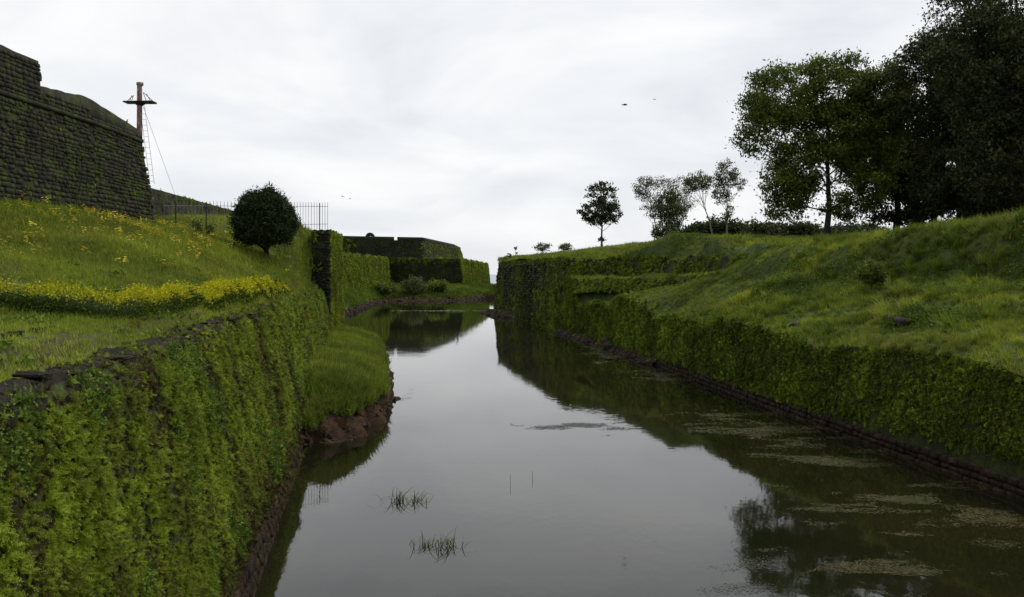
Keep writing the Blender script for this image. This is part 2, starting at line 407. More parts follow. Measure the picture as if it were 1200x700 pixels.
T_fern = [fern_template(M['fern'], i) for i in range(4)]
T_dfern = [fern_template(M['dryfern'], 70 + i, nf=7, nl=6, size=0.19) for i in range(3)]
T_ivyb = [leafy_template(M['broad'], 75 + i, n=30, size=0.17, leaf=0.032) for i in range(3)]
T_ivy = [leafy_template(M['ivy'], 10 + i, n=34, size=0.15, leaf=0.042, flat=0.75) for i in range(4)]
T_moss = [leafy_template(M['moss'], 20 + i, n=26, size=0.45, leaf=0.10) for i in range(3)]
T_dmoss = [leafy_template(M['darkmoss'], 25 + i, n=26, size=0.40, leaf=0.08) for i in range(3)]
T_grassL = [grass_template(M['grassL'], 30 + i, n=18, h=0.16, w=0.006, spread=0.10) for i in range(4)]
T_grassR = [grass_template(M['grassR'], 40 + i, n=20, h=0.36, w=0.015, spread=0.10, lean=0.75) for i in range(4)]
T_dry = [grass_template(M['dry'], 50 + i, n=10, h=0.36, w=0.006, spread=0.12) for i in range(2)]
T_weed = [leafy_template(M['weed'], 60 + i, n=34, size=0.26, leaf=0.05, asp=0.6, flat=0.8) for i in range(3)]
T_weedb = [leafy_template(M['weed'], 65 + i, n=90, size=0.42, leaf=0.045, asp=0.6, flat=0.9) for i in range(3)]
T_tuss = [grass_template(M['grassR'], 80 + i, n=70, h=0.75, w=0.016, spread=0.10, lean=0.95) for i in range(4)]
T_tussd = [grass_template(M['dry'], 85 + i, n=36, h=0.6, w=0.012, spread=0.12, lean=1.0) for i in range(2)]
def flower_template(seed):
    r = np.random.default_rng(seed); C = []; D = []; W = []
    for k in range(5):
        cpos = np.array([*(r.normal(size=2) * 0.06), r.uniform(0.22, 0.36)])
        for q in range(5):
            a = q * 1.2566 + r.random(); d = unit(np.array([math.cos(a), math.sin(a), 0.35])); C.append(cpos + d * 0.018); D.append(d); W.append(unit(np.array([-math.sin(a), math.cos(a), 0.])))
    n = len(C); V, F = quads_leaves(np.array(C), np.array(D), np.array(W), np.full(n, 0.022), np.full(n, 0.014), 0.2)
    return template('flower_heads', V, F, M['petal'])
T_flower = [flower_template(i) for i in range(3)]

# ------------------------------------------------------------------ heights of the land
class RBF:
    def __init__(s, pts, c=1.5):
        P = np.array(pts, dtype=float); s.xy = P[:, :2]; s.c = c
        D = np.sqrt(((s.xy[:, None] - s.xy[None]) ** 2).sum(-1) + c * c)
        n = len(P); A = np.zeros((n + 1, n + 1)); A[:n, :n] = D; A[:n, n] = 1; A[n, :n] = 1
        s.w = np.linalg.solve(A + 1e-6 * np.eye(n + 1), np.r_[P[:, 2], 0])
    def __call__(s, X, Y):
        sh = np.shape(X); q = np.stack([np.ravel(X), np.ravel(Y)], 1)
        r = np.empty(len(q))
        for i in range(0, len(q), 40000):
            D = np.sqrt(((q[i:i + 40000, None] - s.xy[None]) ** 2).sum(-1) + s.c ** 2); r[i:i + 40000] = D @ s.w[:-1] + s.w[-1]
        return r.reshape(sh)

# left bank -----------------------------------------------------------------
def XbL(Y): return -2.55 - 0.155 * Y          # wall face at the water
def XtL(Y): return -3.95 - 0.155 * Y          # wall top edge
HEDGE = [at(-110, 343, 22), at(-50, 351, 21.5), at(0, 358, 21.5), at(70, 367, 21.5), at(150, 373, 22.5), at(225, 359, 29), at(290, 346, 40), at(320, 338, 50), at(340, 335.5, 58)]
cl = []
for Y in (-10, 0, 10, 20, 30, 45, 60, 76):
    cl += [(XtL(Y), Y, 5.62), (XtL(Y) - 1.2, Y, 5.68)]
cl += [at(0, 402, 14.5), at(0, 380, 17.5), (-14, 8, 6.1), (-20, 0, 6.4), (-17, 14, 6.4), at(0, 305, 27), at(75, 312, 28), at(-100, 290, 28)]
for i in range(len(HEDGE) - 1):
    for q in (0, .34, .67):
        a_, b_ = HEDGE[i], HEDGE[i + 1]; h3 = tuple(a_[j] * (1 - q) + b_[j] * q for j in range(3)); cl += [h3, (h3[0] - 1.3, h3[1] + 0.6, h3[2] + 0.35)]
for (px, py, Y) in ((-200, 225, 36), (0, 237, 46), (55, 246, 50), (110, 257, 55), (180, 269, 62), (230, 275, 69), (280, 281, 73), (330, 284, 76),
                    (0, 281, 38), (60, 290, 38), (150, 293, 40), (230, 300, 50), (290, 305, 64), (312, 303, 66), (250, 285, 62), (345, 300, 75.5), (-120, 275, 36)):
    cl.append(at(px, py, Y))
cl += [(-16.7, 77.6, 5.85), (-16.2, 77.6, 5.75), (-16.6, 74, 5.9), at(357, 322, 77.3), at(352, 290, 78.3), at(356, 276, 79.5), (-16.4, 70, 5.9)]
cl += [(-30, 22, 9.5), (-40, 25, 10.7), (-30, -10, 9), (-17.6, 81, 10.45), (-18.6, 84, 10.45), (-22, 90, 10.5), (-40, 100, 10.8), (-60, 60, 10.7), (-90, 60, 11),
       (-37, 140, 11.2), (-37, 270, 11.3), (-70, 200, 11.3), (-15, 300, 11.2), (-12, 372, 11.2), (-70, 372, 11.4), (-100, 150, 11.4), (-37, 200, 11.25)]
HL0 = RBF(cl, 1.0)
def HL(X, Y):
    z = HL0(X, Y); P = np.stack([X, Y, np.zeros_like(X)], -1)
    d = XtL(Y) - X
    z = z + (5.56 - z) * sstep(1.3, 0.55, d) * (Y < 77)
    return z + fbm(P, 0.35, 4, 3) * 0.18 * sstep(0.8, 4, d) + fbm(P, 1.6, 3, 9) * 0.07

# right bank ----------------------------------------------------------------
RW = np.array([(18.4, -12), (17.9, 5), (16.3, 30), (14.0, 44), (10.9, 74), (6.0, 111), (-3.2, 172), (-2.0, 280)])
def XbR(Y): return np.interp(Y, RW[:, 1], RW[:, 0])
UL = np.array([(6.6, 111), (11, 104), (16.3, 95), (19.5, 85), (21.8, 76)])       # upper ledge, plan
ML = np.array([(7.2, 104), (9.2, 99), (14.4, 88), (18, 76), (19.5, 70)])          # lower ledge, plan
cr_ = []
for Y in (-10, 5, 18, 30, 44, 60, 74, 90, 100): cr_ += [(XbR(Y) + 0.5, Y, 3.35), (XbR(Y) + 2.0, Y, 3.6)]
cr_ += [at(720, 352, 84), at(780, 349, 78), at(840, 338, 72), at(690, 353, 92), at(740, 345, 86), at(800, 340, 80),
        at(900, 335, 62), at(870, 365, 58), at(900, 372, 54), at(930, 350, 56), at(1000, 352, 51), at(1000, 385, 44), at(1100, 348, 48), at(1100, 395, 38.5), at(1200, 400, 34), at(1200, 345, 43), at(1200, 425, 32),
        at(960, 288, 90), at(960, 288, 110), (40, 75, 10.6), (55, 80, 11.5), (50, 62, 11), (60, 100, 11.5), (70, 80, 12), (90, 60, 13), (60, 40, 12), (50, 20, 10), (30, 0, 6), (28, 20, 5.4), (45, 0, 9), (60, 140, 11.5), (150, 100, 13)]
FOOT = [at(885, 322, 72), at(930, 326, 64), at(1000, 327, 58.5), at(1060, 328, 55), at(1130, 331, 52), at(1200, 334, 49), at(1300, 338, 45), at(1450, 345, 39)]
def line_pts(L_, st):
    P_ = np.array(L_, float); sg = np.linalg.norm(np.diff(P_, axis=0), axis=1); c_ = np.r_[0, np.cumsum(sg)]; t_ = np.linspace(0, c_[-1], int(c_[-1] / st) + 2)
    return [tuple(np.interp(q, c_, P_[:, a]) for a in range(3)) for q in t_]
CREST = [at(885, 304, 73.5), at(930, 299, 66.5), at(1000, 294, 60.8), at(1060, 287, 57.0), at(1130, 277, 54.0), at(1200, 266, 51.0), at(1300, 254, 46.5), at(1450, 250, 40)]
cr_ += line_pts(FOOT, 1.6) + line_pts(CREST, 1.6) + [(x_ + 1.5, y_ + 5, z_ + 0.35) for x_, y_, z_ in CREST] + [(x_ - 1.2, y_ - 3.5, z_ - 0.45) for x_, y_, z_ in FOOT]
HRlow = RBF(cr_, 0.35)
HRmid = RBF([(7.6, 104, 6.3), (10, 99, 6.35), (12.5, 96, 6.5), (15, 88, 6.6), (18, 78, 6.9), (20, 74, 7.2), (9, 106, 6.5), (16, 92, 6.8), (19, 82, 7.1)], 3)
ch = [(6.9, 112, 8.8), (11, 106, 8.6), (16.5, 96.5, 8.4), (20, 86, 8.3), (22.3, 77, 8.2), (24, 70, 7.6), (3, 135, 8.9), (-2, 165, 9.0), (0, 171, 9.0), (10, 122, 9.6),
      at(700, 294, 125), at(650, 299, 140), at(750, 291, 118), at(600, 305, 172), at(770, 287, 104), at(790, 280, 98), at(830, 278.5, 88), at(880, 281, 80), at(925, 287, 74), at(830, 279, 120), at(880, 281, 120), at(830, 279, 150),
      at(700, 293, 172), at(760, 291, 172), at(850, 280, 180), at(700, 293, 300), at(780, 292, 300), at(640, 303, 260), at(600, 310, 300), at(850, 283, 300), at(1000, 290, 300), at(700, 295, 400), at(900, 290, 400), at(850, 281, 240), at(960, 283, 240), at(960, 288, 110), (26, 74, 8.6), (60, 130, 11.5), (80, 180, 12), (0, 260, 9.5), (0, 400, 9), (40, 160, 12.5), (150, 200, 14), (45, 80, 10.8), (60, 95, 11.5)]
HRhigh = RBF(ch, 0.8)
def sdist(X, Y, L_):
    """signed distance to a plan polyline, positive on the far side"""
    L_ = np.vstack([L_[0] + (L_[0] - L_[1]) * 5, L_, L_[-1] + (L_[-1] - L_[-2]) * 5]); best = np.full(np.shape(X), 1e9); sg = np.zeros(np.shape(X))
    for a, b in zip(L_[:-1], L_[1:]):
        d = b - a; t_ = np.clip(((X - a[0]) * d[0] + (Y - a[1]) * d[1]) / (d @ d), 0, 1); ex = X - a[0] - t_ * d[0]; ey = Y - a[1] - t_ * d[1]
        q = np.hypot(ex, ey); m_ = q < best; best = np.where(m_, q, best); sg = np.where(m_, np.sign(d[0] * ey - d[1] * ex), sg)
    return best * sg
def HR(X, Y):
    dU = sdist(X, Y, UL); dM = sdist(X, Y, ML)
    P = np.stack([X, Y, np.zeros_like(X)], -1); w = fbm(P, 0.25, 3, 5) * 0.35
    lo = HRlow(X, Y); mi = HRmid(X, Y); hi = HRhigh(X, Y)
    fM = sstep(20.5, 17, X); fU = sstep(27, 22, X)
    sM = sstep(0.25, 0.75, dM); sU = sstep(0.25, 0.8, dU)
    z = lo + (mi - lo) * sM * fM
    far = sstep(74, 92, Y)
    z = z * (1 - sU * np.maximum(fU, far)) + hi * sU * np.maximum(fU, far)
    d = X - XbR(Y)
    return z + fbm(P, 0.30, 4, 21) * (0.62 * sstep(1.0, 7, d) * sstep(150, 90, Y) + 0.25 * sstep(90, 150, Y) * sstep(0.5, 5, d)) + fbm(P, 0.8, 4, 8) * 0.38 * sstep(0.3, 2.5, d)

def hit(px, py):     # where the sight line through a photo pixel meets the right bank
    Ys_ = np.arange(24, 140, 0.1); q = np.array([at(px, py, y_) for y_ in Ys_]); h_ = HR(q[:, 0], q[:, 1]); k_ = np.argmax(q[:, 2] <= h_ + 0.15); return (q[k_, 0], q[k_, 1], float(h_[k_]))
def spaced(a, b, s0, grow):
    r = [a]; s = s0
    while r[-1] < b: r.append(r[-1] + s); s *= grow
    r[-1] = b; return np.array(r)

def bank_grid(Ys, ds, edge, H, sign):
    Yg, Dg = np.meshgrid(Ys, ds, indexing='ij'); Xg = edge(Yg) + sign * Dg
    Z = H(Xg, Yg); return np.stack([Xg, Yg, Z], -1)

# right bank surface
YsR = np.r_[np.arange(-12, 60, 0.6), np.arange(60, 125, 0.35), np.arange(125, 180, 0.9), spaced(180, 420, 1.2, 1.08)]
dsR = np.r_[np.arange(0, 30, 0.45), spaced(30, 220, 0.6, 1.08)]
GR = bank_grid(YsR, dsR, lambda Y: XbR(Y) + np.where(Y < 111, 0.38, 0.75), HR, 1)
if (np.cross(GR[1, 0] - GR[0, 0], GR[0, 1] - GR[0, 0]))[2] < 0: pass
def add_grid(name, G, mat, flip=False, skirt=None, parent=None, kind=None, smooth=True):
    if flip: G = G[::-1]
    V = G.reshape(-1, 3); F = grid_faces(G.shape[0], G.shape[1])
    o = link(name, mesh_np(name, V, F, mat, smooth), parent)
    if kind: o['kind'] = kind
    return o
add_grid('right_bank_ground', GR, M['turf'], flip=True, kind='structure')

# left bank surface
def edgeL(Y):
    e = np.where(Y < 78, XtL(Y) - 0.05, -16.75)
    e = np.where(Y > 89, -36.1, e)
    return np.where(Y > 273.5, np.interp(Y, [273, 372], [-15.2, -10.4]), e)
YsL = np.r_[np.arange(-12, 77.9, 0.5), 77.95, 78.05, np.arange(78.5, 89, 0.5), 88.95, 89.05, np.arange(90, 273, 3.0), 273.45, 273.55, np.arange(276, 373, 6)]
dsL = np.r_[np.arange(0, 20, 0.4), spaced(20, 220, 0.6, 1.1)]
GL = bank_grid(YsL, dsL, edgeL, HL, -1)
add_grid('left_bank_ground', GL, M['turf_left'], kind='structure')

# water, sea, far bank
def sheet(name, x0, x1, y0, y1, z, mat, n=2, kind='structure'):
    xs = np.linspace(x0, x1, n); ys = np.linspace(y0, y1, n); Xg, Yg = np.meshgrid(xs, ys, indexing='ij')
    G = np.stack([Xg, Yg, np.full_like(Xg, z)], -1); return add_grid(name, G, mat, kind=kind, smooth=False)
sheet('water', -60, 40, -30, 300, 0.0, M['water'])
sheet('sea', -15000, 15000, 300, 20000, -8.0, M['sea'])
sheet('seabed_ground', -400, 400, -60, 420, -9.0, M['soil'])

# ---------------------------------------------------------------- masonry and cover
def wall_surface(base, top, nu, nv, amp=0.15, seed=0, s=0.8, lift=1.0):
    """base/top polylines with the same stations -> displaced grid (nu along, nv up)"""
    t = np.linspace(0, 1, nu); b = interp_line(base, t); tp = interp_line(top, t)
    v = np.linspace(0, 1, nv)[None, :, None]
    G = b[:, None] * (1 - v) + tp[:, None] * v
    n = grid_normals(G)
    return G + n * (fbm(G * np.array([1, 1, 0.6]), s, 4, seed) * amp)[..., None], n

def facing_fix(G, toward):
    n = grid_normals(G); c = G.reshape(-1, 3).mean(0)
    return (n.reshape(-1, 3).mean(0) @ (np.array(toward) - c)) > 0

def block_wall(name, G_fn, L, H, bl, bh, mat, parent, depth=0.16, jit=0.03, seed=0, individual=False, skip=0.0):
    """coursed blocks on a surface. G_fn(u,v)->(point, along, up, normal) for arrays u (m along), v (m up)"""
    r = np.random.default_rng(seed); U = []; Vv = []; HL_ = []; HH = []
    nrow = int(H / bh)
    hs = r.uniform(0.72, 1.28, nrow); hs = hs / hs.sum() * nrow * bh; edges_ = np.r_[0, np.cumsum(hs)]
    for k in range(nrow):
        u = -bl * r.random()
        while u < L:
            l = bl * r.uniform(0.5, 1.6)
            if u > 0 and u + l < L + bl * 0.5 and r.random() > skip:
                U.append(u + l / 2); Vv.append((edges_[k] + edges_[k + 1]) / 2); HL_.append(l / 2 - 0.012); HH.append(hs[k] / 2 - 0.010)
            u += l
    U = np.array(U); Vv = np.array(Vv); HL_ = np.array(HL_); HH = np.array(HH)
    p, a, up, n = G_fn(U, Vv)
    pr = r.uniform(0.0, jit * 2, len(U))
    c8 = []
    for (i, j, kk) in ((-1, -1, 0), (1, -1, 0), (1, 1, 0), (-1, 1, 0), (-1, -1, 1), (1, -1, 1), (1, 1, 1), (-1, 1, 1)):
        sh = 1.0 if kk == 0 else 0.90
        q = p + a * (i * HL_ * sh)[:, None] + up * (j * HH * sh)[:, None] + n * ((-depth if kk == 0 else 0.03) + pr * kk)[:, None]
        q = q + r.normal(size=q.shape) * (0.016 if kk else 0)
        c8.append(q)
    V = np.stack(c8, 1)
    Fb = np.array([(4, 5, 6, 7), (0, 1, 5, 4), (1, 2, 6, 5), (2, 3, 7, 6), (3, 0, 4, 7)])
    if not individual:
        F = (np.arange(len(U)) * 8)[:, None, None] + Fb[None]
        o = link(name, mesh_np(name, V.reshape(-1, 3), F.reshape(-1, 4), mat), parent); o['kind'] = 'stuff'; return o
    for q in range(len(U)):
        o = link(name, mesh_np(name, V[q] - p[q], Fb, mat), parent); o.location = Vector(p[q]) - Vector(parent.location)

def plane_fn(b0, b1, t0, t1):
    """surface spanned by a base segment and a top segment"""
    b0, b1, t0, t1 = (np.array(q, dtype=float) for q in (b0, b1, t0, t1))
    L = np.linalg.norm(b1 - b0); Hh = np.linalg.norm(((t0 - b0) + (t1 - b1)) / 2)
    def fn(u, v):
        s = (u / L)[:, None]; w = (v / Hh)[:, None]
        p = (b0 * (1 - s) + b1 * s) * (1 - w) + (t0 * (1 - s) + t1 * s) * w
        a = unit(b1 - b0 + 0 * p); up = unit((t0 - b0) * (1 - s) + (t1 - b1) * s); n = unit(np.cross(a, up)); return p, a, up, n
    return fn, L, Hh

def cover(name, G, density, size, templates, parent, up=0.5, tintf=None, out=0.05, keep=None, seed=0):
    P, n = sample_grid(G, density)
    if (n.mean(0) @ (np.array([0, 60, 40.]) - P.mean(0))) < -1e9: n = -n
    if keep is not None:
        k = keep(P); P = P[k]; n = n[k]
    tint = np.clip(0.5 + fbm(P, 0.9, 4, seed + 40) * 0.55 + rng.normal(size=len(P)) * 0.17, 0, 1)
    if tintf is not None: tint = np.clip(tint + tintf(P), 0, 1)
    Z = n + np.array([0, 0, up]) + rng.normal(size=P.shape) * 0.25
    sz = size * (0.75 + 0.5 * rng.random(len(P))) * (1 + 0.45 * fbm(P, 0.7, 3, seed + 60))
    return scatter(name, P + n * out, Z, sz, tint, templates, parent)

def orient_grid(G, d):
    """make the grid normal point along d"""
    n = grid_normals(G).reshape(-1, 3).mean(0)
    return G if n @ np.array(d, dtype=float) > 0 else G[::-1].copy()

# ---- near left moat wall
wl = empty('moat_wall', (XbL(40), 40, 0), 'long low moat wall in the left foreground thick with bright green ferns', 'wall')
Yw = np.linspace(-6, 78, 30)
base = [(XbL(y), y, -0.6) for y in Yw]; base = [(XbL(y) + 0.15, y, -0.6) for y in Yw]
top = [(XtL(y), y, 5.6) for y in Yw]
G, _ = wall_surface(base, top, 420, 44, 0.0, 1)
G = orient_grid(G, (1, 0, 0))
n = grid_normals(G)
lump = fbm(G * np.array([1, 1, 0.26]), 1.2, 4, 2) * 0.17 + fbm(G, 3.0, 3, 4) * 0.06
fadeb = sstep(0.6, 1.6, G[..., 2]) * sstep(5.65, 5.3, G[..., 2])
Gw = G + n * (lump * fadeb + 0.12 * fadeb)[..., None]
add_grid('wall_face', Gw, M['wallgreen'], parent=wl)
def dens_left(c):
    d = 165 * np.clip(20 / np.maximum(c[..., 1], 6), 0.18, 1.1)
    bare = fbm(c * np.array([1, 1, 0.4]), 1.3, 4, 12)
    lowband = sstep(0.7, 1.9, c[..., 2] + 0.5 * fbm(c, 0.8, 3, 15))
    return d * (0.12 + 0.88 * lowband) * (1 - 0.75 * sstep(0.12, 0.35, fbm(c * np.array([1, 1, .4]), 0.5, 3, 20))) * (0.28 + 0.72 * sstep(-0.35, 0.05, bare)) * (1 - 0.8 * sstep(5.25, 5.45, c[..., 2]))
for nm, tmpl, dm, szz in (('fern_cover', T_fern, 1.0, 1.0),):
    P, nn = sample_grid(Gw, dens_left)
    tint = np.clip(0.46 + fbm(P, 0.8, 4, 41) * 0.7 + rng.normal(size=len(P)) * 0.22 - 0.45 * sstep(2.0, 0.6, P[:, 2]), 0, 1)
    farf = np.clip(P[:, 1] / 25, 0.9, 2.0)
    Z = nn * 1.0 + np.array([0, 0, 0.55]) + rng.normal(size=P.shape) * 0.3
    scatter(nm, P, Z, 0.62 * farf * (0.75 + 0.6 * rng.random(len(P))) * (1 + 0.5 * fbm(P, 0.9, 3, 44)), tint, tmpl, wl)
P, nn = sample_grid(Gw, lambda c: 44 * np.clip(20 / np.maximum(c[..., 1], 6), 0.18, 1.1) * (0.25 + 1.2 * sstep(3.6, 0.8, c[..., 2]) * sstep(-0.4, 0.2, fbm(c * np.array([1, 1, .5]), 0.8, 3, 19)) + 0.8 * sstep(0.1, 0.4, fbm(c * np.array([1, 1, .4]), 0.5, 3, 20))))
scatter('dry_fern', P, nn + np.array([0, 0, -0.1]) + rng.normal(size=P.shape) * 0.4, np.clip(P[:, 1] / 25, 0.8, 2.0) * rng.uniform(0.6, 1.0, len(P)), rng.random(len(P)), T_dfern, wl)
P, nn = sample_grid(Gw, lambda c: 34 * np.clip(20 / np.maximum(c[..., 1], 6), 0.18, 1.1) * sstep(0.08, 0.3, fbm(c, 0.7, 3, 23)) * (c[..., 2] > 1.0))
scatter('ivy_cover', P + nn * 0.08, nn + np.array([0, 0, 0.3]) + rng.normal(size=P.shape) * 0.3, np.clip(P[:, 1] / 25, 0.7, 2.0) * rng.uniform(0.7, 1.2, len(P)), 0.4 + 0.6 * rng.random(len(P)), T_ivyb, wl)
# exposed laterite courses near the water
fn, Lw, Hw = plane_fn((XbL(42) + 0.12, 42, -0.3), (XbL(13) + 0.12, 13, -0.3), (XtL(42) + 0.12, 42, 5.6), (XtL(13) + 0.12, 13, 5.6))
fn2 = lambda u, v: (lambda r: (r[0], r[1], r[2], np.where((r[3] @ np.array([1., 0, 0]))[:, None] > 0, r[3], -r[3])))(fn(u, v))
block_wall('stone_block', fn2, Lw, 0.95, 0.48, 0.23, M['laterite'], wl, seed=3, individual=True)
# coping stones along the edge
def rock_mesh(name, mat, seed, dims=(1, 1, 1), sub=2, amp=0.18, boxy=0.0):
    import bmesh
    bm = bmesh.new(); bmesh.ops.create_icosphere(bm, subdivisions=sub, radius=1.0)
    V = np.array([v.co[:] for v in bm.verts])
    if boxy:
        m_ = np.abs(V).max(1, keepdims=True); V = V * (1 - boxy) + V / m_ * boxy * 0.9
    V = V * (1 + fbm(V + seed * 3.7, 1.3, 3, seed)[:, None] * amp * 2) * np.array(dims)
    F = np.array([[v.index for v in f.verts] for f in bm.faces]); bm.free()
    return mesh_np(name, V, F, mat, smooth=False)
cop = [rock_mesh('coping_stone', M['coping'], s, (0.17, 0.24, 0.07), 3, 0.28, 0.45) for s in range(6)]
y = 7.0; k = 0
while y < 78:
    st = rng.uniform(0.6, 1.5)
    o = link('coping_stone', cop[k % 6], wl, False)
    o.location = Vector((XtL(y) - 0.22 + rng.normal() * 0.12, y, 5.66 + rng.normal() * 0.03)) - wl.location
    o.rotation_euler = (rng.normal() * 0.05, rng.normal() * 0.07, 0.155 + rng.normal() * 0.12 + (math.pi if rng.random() < .5 else 0))
    o.scale = (rng.uniform(0.7, 1.3), min(st, 1.1), rng.uniform(0.35, 0.8)); y += st * 0.8; k += 1
yl = np.arange(5, 78.01, 0.16); prof = [(0.10, 5.22), (0.12, 5.45), (0.04, 5.62), (-0.12, 5.68), (-0.30, 5.68), (-0.48, 5.64), (-0.62, 5.54)]
yl = np.arange(5, 78.01, 0.10)
Gl = np.stack([np.stack([XtL(yl) + a, yl, np.full_like(yl, b)], 1) for a, b in prof for _ in (0,)], 1)
t_ = np.linspace(0, len(prof) - 1, 16); i0 = np.minimum(t_.astype(int), len(prof) - 2); f0 = (t_ - i0)[None, :, None]
Gl = Gl[:, i0] * (1 - f0) + Gl[:, i0 + 1] * f0; Gl = orient_grid(Gl, (0.5, 0, 1))
nl2 = grid_normals(Gl); Gl = Gl + nl2 * (fbm(Gl, 2.2, 5, 131) * 0.13 + fbm(Gl, 6.0, 3, 132) * 0.07)[..., None]
Gl[..., 0] += fbm(Gl * np.array([0, 1, 0]), 0.5, 3, 133) * 0.15
link('coping_bed', mesh_np('coping_bed', Gl.reshape(-1, 3), grid_faces(*Gl.shape[:2]), M['coping'], False), wl)
P, nn = sample_grid(Gl, lambda c: 60 * sstep(-0.2, 0.25, fbm(c, 0.9, 3, 134)) * np.clip(22 / c[..., 1], .3, 1.2))
scatter('coping_moss', P, nn + np.array([0, 0, 0.6]) + rng.normal(size=P.shape) * 0.3, np.clip(P[:, 1] / 25, 0.7, 1.8) * rng.uniform(0.35, 0.8, len(P)), rng.random(len(P)), T_fern + T_dfern, wl)
# worn earth strip behind the coping and the set-back kerb of stones
tt = np.linspace(7, 77, 160)
w1 = 0.95 + 0.45 * fbm(np.stack([tt, tt * 0, tt * 0], 1), 0.45, 3, 5)
Gt = np.stack([np.stack([XtL(tt) - 0.6 - w1 * q, tt, tt * 0], 1) for q in np.linspace(0, 1, 9)], 1)
Gt[..., 2] = HL(Gt[..., 0], Gt[..., 1]) + 0.03 * np.sin(np.linspace(0, 1, 9) * math.pi)[None] - 0.006
add_grid('path', Gt, M['trail'], kind='structure')

kerb = empty('stone_kerb', at(86, 399, 18), 'broken row of dark kerb stones set back in the grass left of the wall edge', 'kerb')
kp = resample([at(-60, 425, 14.0), at(0, 415, 15.2), at(86, 399, 17.8), at(125, 394, 19.0), at(175, 381, 23)], 0.55)
for i, q in enumerate(kp):
    if rng.random() < 0.18: continue
    o = link('kerb_stone', cop[i % 6], kerb, False); zz = float(HL(np.array([q[0]]), np.array([q[1]]))[0])
    o.location = Vector((q[0] + rng.normal() * 0.06, q[1] + rng.normal() * 0.06, zz + 0.02)) - kerb.location
    o.rotation_euler = (rng.normal() * 0.1, rng.normal() * 0.1, -0.5 + rng.normal() * 0.3); o.scale = (rng.uniform(0.5, 0.8), rng.uniform(0.4, 0.7), rng.uniform(0.6, 1.1))

def wall_thing(name, label, base, top, mat, toward, res, nv, amp, seed, covers, cap=None, cat='wall', blocks=None):
    b = np.array(base, float); root = empty(name, tuple(b[:, :3].mean(0)), label, cat)
    L = np.linalg.norm(np.diff(b, axis=0), axis=1).sum(); nu = max(8, int(L / res))
    # keep corners: resample each segment
    B = []; T = []
    for i in range(len(base) - 1):
        k = max(2, int(np.linalg.norm(np.array(base[i + 1]) - np.array(base[i])) / res))
        for q in range(k + (1 if i == len(base) - 2 else 0)):
            s = q / k; B.append(np.array(base[i]) * (1 - s) + np.array(base[i + 1]) * s); T.append(np.array(top[i]) * (1 - s) + np.array(top[i + 1]) * s)
    B = np.array(B); T = np.array(T); v = np.linspace(0, 1, nv)[None, :, None]
    G = B[:, None] * (1 - v) + T[:, None] * v
    G = orient_grid(G, toward); n = grid_normals(G)
    G = G + n * (fbm(G * np.array([1, 1, 0.45]), 0.6, 4, seed) * amp)[..., None]
    add_grid('wall_face', G, mat, parent=root, smooth=False)
    for (nm, dens, size, tm, up, keep) in covers:
        cover(nm, G, dens, size, tm, root, up, keep=keep, seed=seed)
    return root, G

# ---- tall end block where the moat wall steps up
c1 = np.array
zt = 10.65
bs = [(-17.0, 78.3, 0), (-15.15, 78, -0.6), (-15.85, 88.5, -0.6), (-36.5, 97, -0.6)]
tp_ = [(-16.8, 78.8, zt), (-15.35, 78.5, zt), (-16.0, 88, zt - 0.1), (-36.5, 96.3, zt)]
er, Ge = wall_thing('end_block_wall', 'tall dark mossy end block standing where the fern covered moat wall stops', bs[:3], tp_[:3], M['mossstone'], (1, -1, 0), 0.3, 40, 0.12, 31,
    [('moss_cover', lambda c: 16 * (0.12 + (c[..., 1] > 78.7) * 1.6), 0.5, T_moss, 0.2, None)])  # real moss, but packed on the sunlit side to paint its light
G2 = orient_grid(np.array([[bs[2], tp_[2]], [bs[3], tp_[3]]], float), (0, 1, 0)); add_grid('rear_face', G2, M['mossstone'], parent=er, smooth=False)
capG = np.array([[tp_[0], (-17.6, 88, zt)], [tp_[1], tp_[2]]], float) + np.array([0, 0, -0.02]); capG = orient_grid(capG, (0, 0, 1)); add_grid('top_face', capG, M['mossstone'], parent=er, smooth=False)
f_, Lb, Hb = plane_fn(bs[0], bs[1], tp_[0], tp_[1]); block_wall('masonry', f_, Lb, Hb * 0.995, 0.42, 0.24, M['blackstone'], er, seed=5)  # darker stone on the front alone puts its shade into the colour
for i in range(9):
    o = link('cap_stone', cop[i % 6], er, False); o.location = Vector((-16.6 + (i % 3) * 0.55, 79.1 + (i // 3) * 1.0, zt + 0.02)) - er.location; o.rotation_euler = (0, 0, rng.normal() * .3); o.scale = (1, 0.9, 0.8)

# ---- farther walls on the left
fard = lambda k: (lambda c: np.full(c.shape[:2], k))
wall_thing('long_moat_wall', 'long straight green wall beyond the tall end block on the left side of the moat', [(-35.0, 97, -0.5), (-35.0, 273, 0.5)], [(-36.1, 97, 11.2), (-36.1, 273, 11.5)],
           M['wallgreen'], (1, 0, 0), 0.9, 18, 0.3, 33, [('moss_cover', fard(3.2), 1.25, T_moss, 0.2, None)])
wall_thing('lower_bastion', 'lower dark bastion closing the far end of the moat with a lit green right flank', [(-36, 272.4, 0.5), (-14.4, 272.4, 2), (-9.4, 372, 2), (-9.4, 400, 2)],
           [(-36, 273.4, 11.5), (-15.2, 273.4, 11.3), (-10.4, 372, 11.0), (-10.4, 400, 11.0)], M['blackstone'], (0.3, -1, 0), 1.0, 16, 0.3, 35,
           [('dark_moss', lambda c: 3.0 * (c[..., 1] < 273.5), 1.2, T_dmoss, 0.2, None), ('moss_cover', lambda c: 2.6 * (c[..., 1] > 273.8) + 1.2 * (c[..., 2] > 10.3), 1.3, T_moss, 0.2, None)], cat='bastion')  # shaded front and lit flank painted with dark and bright moss
ub_b = [(-62, 290, 11), (-51.5, 298, 11), (-27.3, 298, 11), (-19.6, 345, 11), (-19.6, 390, 11)]
